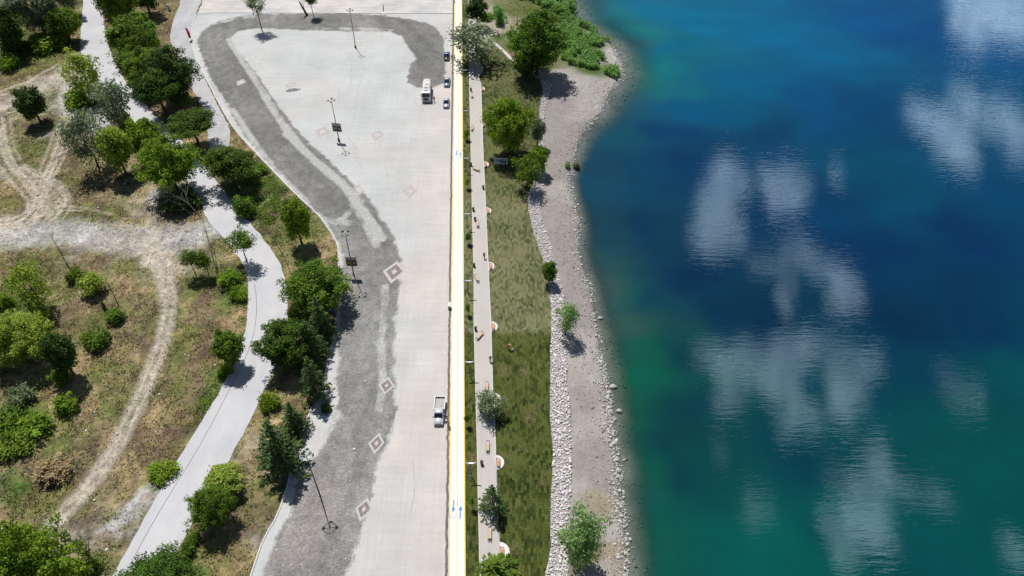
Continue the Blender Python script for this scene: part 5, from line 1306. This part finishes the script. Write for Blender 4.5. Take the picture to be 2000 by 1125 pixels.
def truck(px, py):
    x, y = g2(px, py); o = empty('tanker_truck', (x, y, .04), .03); tag(o, 'white tanker truck facing the camera on the sanded plaza beside the three cars', 'truck')
    P = paint('truck_white', (.72, .72, .72)); D = mat('truck_chassis', (.05, .05, .06), .7, .3, noise=(3, .3))
    mb = MB(); mb.box(-.45, .6, .75, .16, 7.4, .24); mb.box(.45, .6, .75, .16, 7.4, .24)
    for yy in (-1.2, 0, 1.2, 2.4, 3.6): mb.box(0, yy, .75, .9, .14, .16)
    mb.build('chassis', D, o)
    # cab
    def cs(y, w_, z0, z1): return [(-w_, y, z0), (-w_, y, z1 - .2), (-w_ * .88, y, z1), (w_ * .88, y, z1), (w_, y, z1 - .2), (w_, y, z0)]
    cab = MB().loft([cs(-3.75, 1.20, .55, 1.55), cs(-3.62, 1.24, .50, 1.70), cs(-3.30, 1.24, .50, 2.85), cs(-2.9, 1.24, .60, 3.0), cs(-1.75, 1.24, .90, 3.02)]).build('cab', P, o)
    MB().loft([[(-1.06, -3.685, 1.72), (1.06, -3.685, 1.72), (.98, -3.40, 2.66), (-.98, -3.40, 2.66)], [(-1.06, -3.60, 1.70), (1.06, -3.60, 1.70), (.98, -3.32, 2.64), (-.98, -3.32, 2.64)]]).build('windscreen', M_win, cab)
    MB().box(0, -3.77, 1.10, 1.55, .08, .72, 0, .03).build('grille', mat('grille_black', (.03, .03, .05), .5, .5, noise=(14, .6)), cab)
    for s in (-1, 1):
        MB().box(s * 1.0, -3.76, .78, .34, .10, .22, 0, .02).build('headlight', M_head, cab)
        MB().box(s * 1.25, -2.75, 2.05, .03, .85, .62, 0, .01).build('side_window', M_win, cab)
        m = MB().tube([(s * 1.22, -3.3, 2.45), (s * 1.48, -3.5, 2.4)], .02, 5).build('mirror_arm', M_black, cab)
        MB().box(s * 1.50, -3.5, 2.15, .10, .14, .50, 0, .02).build('mirror', M_black, m)
    MB().box(0, -3.80, .50, 2.4, .16, .30, 0, .04).build('bumper', P, cab)
    MB().box(0, -2.3, 3.07, .70, .40, .08, 0, .02).build('roof_vent', M_black, cab)
    # tank: elliptic cylinder
    sec = []
    for yy, k in ((-1.62, .92), (-1.55, .98), (-1.4, 1), (4.0, 1), (4.2, .96), (4.32, .80)):
        sec.append([(1.20 * k * math.copysign(abs(math.cos(t)) ** .6, math.cos(t)), yy, 1.98 + .95 * k * math.copysign(abs(math.sin(t)) ** .6, math.sin(t))) for t in [2 * math.pi * (j + .5) / 24 for j in range(24)]])
    tank = MB().loft(sec).build('tank', paint('tank_white', (.78, .74, .73), 0), o, True)
    MB().box(0, -.75, 2.96, 1.05, .75, .12, 0, .02).build('walkway_plate', mat('truck_grey_plate', (.22, .24, .25), .6, .4, .3, noise=(8, .3)), tank)
    for yy, xx in ((.7, -.1), (1.1, .35), (3.3, 0)): MB().tube([(xx, yy, 2.90), (xx, yy, 3.02)], [.22, .19], 12).build('hatch', M_black if yy < 3 else M_galv, tank)
    for k in range(4): MB().box(0, .0 + k * 1.25, 1.98, 2.36, .06, 1.70, 0).build('tank_saddle', D, tank) if k in (0, 3) else None
    for s in (-1, 1):
        for yy in (-2.85, 2.0, 3.25): wheel(o, s * 1.05, yy, .50, .32)
        MB().box(s * 1.10, .3, .62, .10, 2.6, .34, 0, .02).build('side_guard', M_galv, o)
        MB().box(s * .95, 4.28, .80, .30, .06, .16).build('tail_light', M_red, o)
    return o
truck(834, 187)
def pickup(px, py):
    x, y = g2(px, py); o = empty('pickup_truck', (x, y, .04), -.01); tag(o, 'white pickup truck with empty bed and open door beside the bicycle path', 'pickup truck')
    P = paint('pickup_white', (.72, .73, .74)); D = mat('truck_chassis', (.05,)*3)
    W_ = .90
    secs = [(-2.62, .78, .34, .56, .70), (-2.50, .86, .24, .64, .84), (-2.15, W_, .24, .72, .95), (-1.55, W_, .26, .78, 1.06), (-.5, W_, .28, .82, 1.08), (.0, W_, .28, .82, 1.08)]
    body = MB().loft([ring_sec(*s) for s in secs]).build('body', P, o, True)
    def gs(y, wa, z0, wb, z1): return [(-wa, y, z0), (-wb, y, z1), (0, y, z1 + .02), (wb, y, z1), (wa, y, z0)]
    MB().loft([gs(-1.62, .80, 1.02, .79, 1.05), gs(-1.02, .82, 1.04, .70, 1.74), (gs(-.05, .82, 1.04, .70, 1.78))]).build('windows', M_win, o)
    MB().loft([[(-.74, yy, z - .05), (-.70, yy, z + .03), (0, yy, z + .06), (.70, yy, z + .03), (.74, yy, z - .05)] for yy, z in ((-1.06, 1.74), (-.8, 1.80), (0.0, 1.81), (.04, 1.76))]).build('roof', P, o, True)
    MB().box(0, .05, 1.42, 1.5, .05, .62).build('rear_window', M_win, o)
    # bed with low sides
    bed = MB().box(0, 1.55, .86, 1.84, 2.86, .10).build('bed_floor', mat('bed_floor_steel', (.42, .41, .39), .7, .3, .2, noise=(3, .25)), o)
    for s in (-1, 1): MB().box(s * .95, 1.55, 1.10, .07, 2.86, .44, 0, .01).build('side_board', P, bed)
    MB().box(0, 2.99, 1.10, 1.97, .07, .44, 0, .01).build('tailgate', P, bed)
    MB().box(0, .145, 1.18, 1.97, .07, .60, 0, .01).build('headboard', P, bed)
    MB().box(0, 1.5, .62, 1.0, 2.9, .22).build('chassis', D, o)
    for s in (-1, 1):
        for yy in (-1.78, 1.75): wheel(o, s * .80, yy, .35, .22)
        MB().box(s * .66, -2.53, .70, .30, .18, .18, s * -.25, .03).build('headlight', M_head, o)
        MB().tube([(s * .80, -1.58, 1.08), (s * .71, -1.04, 1.76)], .03, 5).build('pillar', P, o)
        MB().box(s * 1.02, -1.45, 1.12, .22, .12, .20, 0, .03).build('mirror', M_black, o)
    MB().box(0, -2.60, .50, 1.1, .08, .20, 0, .02).build('grille', M_black, o)
    MB().box(0, -2.64, .38, .5, .03, .11).build('number_plate', M_plate, o)
    d = MB().box(.42, 0, .66, .85, .06, .76, 0, .02).build('door', P, o); d.location = (.90, -1.30, .05); d.rotation_euler = (0, 0, -.18)
    MB().box(.42, 0, 1.22, .68, .03, .38, 0, .01).build('door_window', M_win, d)
    return o
pickup(858.5, 809)

# ------------------------------------------------------------------ people
M_skin = mat('skin', (.42, .24, .16), .6, .3, noise=(9, .08))
def skinned(name, m, verts, edges, parent):
    me = bpy.data.meshes.new(name); me.from_pydata([v[:3] for v in verts], edges, []); me.update()
    o = link(name, me, parent); me.materials.append(m)
    md = o.modifiers.new('skin', 'SKIN'); md.use_smooth_shade = True
    sv = me.skin_vertices[0].data
    for i, v in enumerate(verts):
        r = v[3]; sv[i].radius = (r, v[4] if len(v) > 4 else r); sv[i].use_root = (i == 0)
    s = o.modifiers.new('sub', 'SUBSURF'); s.levels = 1; s.render_levels = 1
    return o
def person(px, py, rz, top, legs, hat, label, bend=0.0, stride=.22, arms=(.15, -.15), reach=0.0, cap=None):
    x, y = g2(px, py); o = empty('person', (x, y, .06), rz); tag(o, label, 'person')
    cb, sb = math.cos(bend), math.sin(bend)
    def U(dx, f, u): # point above the pelvis, bent forward about it (forward = -Y)
        return (dx, -(u * sb) - f * cb, .95 + u * cb - f * sb)
    V = [(0, 0, .95, .13, .10), (*U(0, 0, .25), .13, .10), (*U(0, 0, .46), .15, .10), (*U(0, 0, .56), .06), (*U(0, .02, .66), .095, .105), (*U(0, .02, .76), .085, .095)]
    E = [(0, 1), (1, 2), (2, 3), (3, 4), (4, 5)]
    V.append((*U(0, .125, .66), .02)); E.append((4, 6))        # nose
    arm_i = []
    for s, sw in zip((-1, 1), arms):
        i = len(V)
        sh = U(s * .19, 0, .45); el = (s * .25, sh[1] + sw * .5 - reach * .16, sh[2] - .28); wr = (s * .24, el[1] + sw * .5 - .06 - reach * .2, el[2] - .24 + reach * .06)
        V += [(*sh, .058), (*el, .042), (*wr, .028), (wr[0], wr[1] - .02, wr[2] - .07, .036, .02)]
        E += [(2, i), (i, i + 1), (i + 1, i + 2), (i + 2, i + 3)]
        for k in range(4):
            j = len(V); fx_ = wr[0] + (k - 1.5) * .019; ln = (.055, .068, .063, .048)[k]
            V += [(fx_, wr[1] - .028, wr[2] - .11, .009), (fx_, wr[1] - .045, wr[2] - .11 - ln, .007)]; E += [(i + 3, j), (j, j + 1)]
        j = len(V); V += [(wr[0] - s * .04, wr[1] - .045, wr[2] - .07, .010), (wr[0] - s * .05, wr[1] - .065, wr[2] - .11, .008)]; E += [(i + 3, j), (j, j + 1)]
        arm_i.append((sh, el, wr))
    legp = []
    for s in (-1, 1):
        i = len(V); f = s * stride
        hp = (s * .09, 0, .90); kn = (s * .10, -f * .5 - .03, .50); an = (s * .10, -f * 1.0 + .02, .09); to = (s * .11, -f - .15, .04)
        V += [(*hp, .085), (*kn, .058), (*an, .040), (*to, .038)]; E += [(0, i), (i, i + 1), (i + 1, i + 2), (i + 2, i + 3)]
        legp.append((hp, kn, an, to))
    b = skinned('body', M_skin, V, E, o)
    V = [(0, 0, .97, .155, .125), (*U(0, 0, .25), .15, .12), (*U(0, 0, .47), .17, .12)]; E = [(0, 1), (1, 2)]
    for sh, el, wr in arm_i:
        i = len(V); V += [(*sh, .075), (*el, .058), (*[a * .85 + c * .15 for a, c in zip(wr, el)], .045)]; E += [(2, i), (i, i + 1), (i + 1, i + 2)]
    skinned('jacket', top, V, E, b)
    V = [(0, 0, .95, .14, .115)]; E = []
    for hp, kn, an, to in legp:
        i = len(V); V += [(*hp, .100), (*kn, .074), (*an, .060)]; E += [(0, i), (i, i + 1), (i + 1, i + 2)]
    skinned('trousers', legs, V, E, b)
    for hp, kn, an, to in legp: MB().box(to[0], to[1] + .06, .045, .10, .28, .09, 0, .03).build('shoe', M_black, b)
    h = U(0, 0, .72)
    mb = MB(); M = Matrix.Translation(h) @ Matrix.Diagonal((.115, .125, .10, 1)); bmesh.ops.create_uvsphere(mb.bm, u_segments=12, v_segments=8, radius=1.0, matrix=M)
    if cap: mb.box(0, h[1] - .12, h[2] + .0, .16, .14, .02, 0, .005)
    mb.build('cap' if cap else 'hair', hat, b, True)
    return o
C_or = mat('orange_vest', (.95, .10, .02), .7, .2, noise=(8, .15)); C_nv = mat('navy_cloth', (.02, .025, .045), .9, .1, noise=(8, .2)); C_bk = mat('black_cloth', (.012, .012, .015), .9, .1, noise=(8, .2))
C_wh = mat('white_cloth', (.75, .75, .74), .8, .1, noise=(8, .08)); C_rd = mat('red_cloth', (.55, .03, .04), .8, .1, noise=(8, .15)); C_gr = mat('grey_cloth', (.16, .17, .19), .9, .1, noise=(8, .2)); C_hair = mat('dark_hair', (.015, .012, .010), .8, .2, noise=(20, .3))
person(992.3, 681, .9, C_or, C_nv, C_wh, 'person in an orange vest and white cap bending over the dark green lawn', bend=.65, stride=.18, arms=(.1, -.1), reach=1.1, cap=True)
person(946, 505, math.pi, C_bk, C_bk, C_hair, 'person in black walking away on the walkway above the middle', stride=.26, arms=(-.25, .25))
person(848, 199, .4, C_bk, C_gr, C_hair, 'person in black standing beside the cab of the tanker truck', stride=.12)
person(883, 117, 1.2, C_bk, C_nv, C_hair, 'person in dark clothes between the black car and the bicycle path', stride=.15)
person(888.4, 117, 2.0, C_nv, C_bk, C_hair, 'person in dark clothes standing on the bicycle path near the black car', stride=.22)
person(957.8, 706, math.pi + .3, C_rd, C_bk, C_wh, 'person in a red top with a white hat at the lawn edge of the walkway', stride=.15, cap=True)
person(876, 833.5, 1.3, C_wh, C_gr, C_hair, 'person in pale clothes standing by the open door of the pickup truck', stride=.12)
person(887.6, 4, 0, C_bk, C_bk, C_hair, 'person in black at the very top of the bicycle path', stride=.2)

# ------------------------------------------------------------------ small things
x, y = g2(1001, 685); o = empty('canister', (x, y, .04), .2); tag(o, 'white canister standing on the lawn beside the person in orange', 'canister')
cw = mat('white_plastic', (.80, .79, .80), .5, .4, noise=(4, .05))
MB().box(0, 0, .28, .34, .24, .52, 0, .05).build('body', cw, o); MB().tube([(.08, 0, .54), (.08, 0, .60)], .05, 8).build('lid', M_black, o); MB().tube([(-.1, 0, .54), (-.1, 0, .62), (.02, 0, .62), (.02, 0, .54)], .015, 6).build('handle', cw, o)
x, y = g2(878, 603); o = empty('utility_cabinet', (x, y, .045)); tag(o, 'white topped grey utility cabinet between the plaza and the bicycle path', 'cabinet')
MB().box(0, 0, .55, .48, .42, .9, 0, .02).build('body', mat('cabinet_grey', (.30, .34, .38), .5, .4, noise=(4, .1)), o)
MB().box(0, .22, 1.08, .54, 1.0, .06, 0, .01, rx=.25).build('roof_panel', cw, o); MB().box(0, 0, .05, .60, .55, .10, 0, .01).build('plinth', M_black, o); MB().box(.1, -.22, .6, .03, .02, .14).build('handle', M_black, o)
# picture board on the lawn
x, y = g2(978, 328); o = empty('picture_board', (x, y, .04), -.06); tag(o, 'white framed board with a landscape picture standing on the lawn under the broad tree', 'notice board')
fm = mat('white_frame', (.74, .75, .76), .6, .3, noise=(4, .05))
MB().box(0, 0, 2.05, 3.35, .08, 1.75, 0, .01).build('frame', fm, o)
pc = {'lilac': (.33, .28, .42), 'blue': (.16, .28, .42), 'green': (.05, .14, .05), 'white': (.62, .66, .72), 'navy': (.02, .025, .08), 'teal': (.10, .24, .28)}
def pic(pts, c, d): MB().loft([[(a, -.041 - d * .004, b) for a, b in pts], [(a, -.044 - d * .004, b) for a, b in pts]]).build('picture_panel', mat('print_' + c, pc[c], .5, .3, noise=(3, .25)), o)
pic([(-1.5, 1.33), (1.5, 1.33), (1.5, 2.78), (-1.5, 2.78)], 'blue', 0); pic([(-1.45, 2.15), (-.4, 2.1), (-.2, 2.75), (-1.45, 2.75)], 'lilac', 1); pic([(-.1, 1.62), (.75, 1.58), (.85, 1.95), (.3, 2.12), (-.15, 1.95)], 'green', 2)
pic([(-1.45, 1.40), (-.15, 1.40), (-.35, 2.0), (-.7, 1.9), (-1.45, 1.85)], 'white', 2); pic([(.85, 1.45), (1.48, 1.5), (1.48, 1.95), (1.1, 2.05)], 'navy', 3); pic([(-.7, 2.12), (-.1, 2.0), (.2, 2.2), (-.3, 2.3)], 'navy', 3); pic([(.3, 2.2), (1.4, 2.2), (1.4, 2.7), (.1, 2.7)], 'teal', 1); pic([(-1.45, 1.34), (1.45, 1.34), (1.45, 1.44), (-1.45, 1.44)], 'lilac', 4)
for s in (-1, 1): MB().box(s * 1.35, .05, .60, .09, .09, 1.2, 0, .01).build('leg', M_steel, o)
# feather flag with crescent and star
x, y = g2(375, 79); o = empty('feather_flag', (x, y, .05)); tag(o, 'red feather flag with white crescent and star on the kerb of the slip road', 'flag')
MB().tube([(0, 0, 0), (0, 0, .14)], [.32, .22], 12).build('base', M_black, o)
MB().tube([(.02, .02, 0), (-.02, .02, 2.4), (-.18, .02, 3.6), (-.55, .02, 4.15), (-.85, .02, 4.1)], [.03, .025, .02, .015, .01], 6).build('pole', cw, o)
fp = [(-.02, .75), (-.72, .75), (-.80, 2.0), (-.92, 3.3), (-.92, 4.0), (-.60, 4.12), (-.28, 3.75), (-.06, 3.0)]
fl = MB().loft([[(a, .015, b) for a, b in fp], [(a, .03, b) for a, b in fp]]).build('flag_cloth', mat('flag_red', (.80, .012, .045), .7, .2, noise=(2, .1)), o)
outer = [(-.45 + .25 * math.cos(t), 3.15 + .25 * math.sin(t)) for t in np.linspace(.6, 2 * math.pi - .6, 20)]; inner = [(-.39 + .20 * math.cos(t), 3.15 + .20 * math.sin(t)) for t in np.linspace(2 * math.pi - .75, .75, 20)]
mb = MB(); n = 20
for k in range(n - 1):
    a, b, c, d = outer[k], outer[k + 1], inner[n - 2 - k], inner[n - 1 - k]; mb.face([(a[0], .010, a[1]), (b[0], .010, b[1]), (c[0], .010, c[1]), (d[0], .010, d[1])])
mb.build('crescent', C_wh, fl)
st = [(-.22 + (.11 if k % 2 == 0 else .045) * math.cos(math.pi / 2 + k * math.pi / 5), 3.15 + (.11 if k % 2 == 0 else .045) * math.sin(math.pi / 2 + k * math.pi / 5)) for k in range(10)]
mb = MB()
for k in range(10): mb.face([(-.22, .010, 3.15), (st[k][0], .010, st[k][1]), (st[(k + 1) % 10][0], .010, st[(k + 1) % 10][1])])
mb.build('star', C_wh, fl)
# thin red banner at the top
x, y = g2(749, 27); o = empty('banner_pole', (x, y, .05)); tag(o, 'thin leaning red banner on a white foot at the top edge of the plaza', 'flag')
MB().box(0, 0, .05, 1.2, .5, .08, -.1, .02).build('foot', cw, o)
MB().tube([(-.15, 0, .05), (.2, 0, 3.0)], .035, 6).build('pole', cw, o); MB().loft([[(-.1, .01, .8), (.25, .01, .8), (.38, .01, 3.0), (.18, .01, 3.0)], [(-.1, .03, .8), (.25, .03, .8), (.38, .03, 3.0), (.18, .03, 3.0)]]).build('banner_cloth', mat('banner_red', (.55, .08, .10), .7, .2, noise=(3, .15)), o)
# blue bin with cardboard at the kerb, pale cylinder at the top, plastic pipe at the fork
x, y = g2(650, 611); o = empty('waste_bin', (x, y, .0), -.3); tag(o, 'blue waste bin with tan cardboard leaning on it under the broad tree at the kerb', 'waste bin')
MB().loft([[(-.25, -.28, .05), (.25, -.28, .05), (.25, .28, .05), (-.25, .28, .05)], [(-.31, -.36, 1.0), (.31, -.36, 1.0), (.31, .36, 1.0), (-.31, .36, 1.0)]]).build('body', mat('blue_plastic', (.03, .12, .32), .5, .4, noise=(3, .1)), o)
MB().box(0, 0, 1.04, .68, .80, .07, 0, .02).build('lid', mat('blue_plastic', (.03, .12, .32)), o); MB().box(.75, .45, .55, .75, .06, .95, .4, .01, rx=-.45).build('cardboard', mat('cardboard', (.62, .42, .22), .9, .1, noise=(3, .15)), o)
x, y = g2(331, 19); o = empty('water_tank', (x, y, .0)); tag(o, 'small pale blue cylinder tank standing under the trees at the top', 'tank')
MB().tube([(0, 0, 0), (0, 0, 1.7), (0, 0, 1.85)], [.42, .42, .2], 16).build('body', mat('pale_blue_plastic', (.45, .58, .66), .5, .4, noise=(3, .08)), o); MB().tube([(0, 0, 1.83), (0, 0, 1.95)], .14, 10).build('lid', cw, o)
o = link('pipe', tubes_mesh('pipe', [tube_np([(*g2(388.5, 304), .1), (*g2(394, 310), .12), (*g2(400, 316), .1)], [.10, .10, .10], 8)], mat('pale_blue_plastic', (.45, .58, .66)))); tag(o, 'short pale blue pipe lying at the foot of the round headed umbrella pine', 'pipe')
o = link('drain_pipe', tubes_mesh('drain_pipe', [tube_np([(*g2(a, b), .08) for a, b in smooth_poly([(515,440),(530,462),(545,485),(556,506),(565,525),(574,545)], 1)], [.07] * 12, 6)], M_black)); tag(o, 'long black pipe lying along the right road edge on the bank', 'pipe')
# litter
M_lit = mat('litter_white', (.75, .76, .78), .7, .2, noise=(5, .1))
for px, py, lab in ((37,155,'larger white scrap lying in the grass at the upper left'),(192,407,'white plastic scrap on the stony ground left of the shaded bush'),(168,841,'white bag scrap in the dry grass of the lower left'),(208,1073,'white scrap on the ground beside the ivy covered dead tree')):
    x, y = g2(px, py); o = MB().box(0, 0, 0, .42, .30, .10, px, .04, rx=.2).build('litter', M_lit); o.location = (x, y, gz(x, y) + .06); tag(o, lab, 'litter')
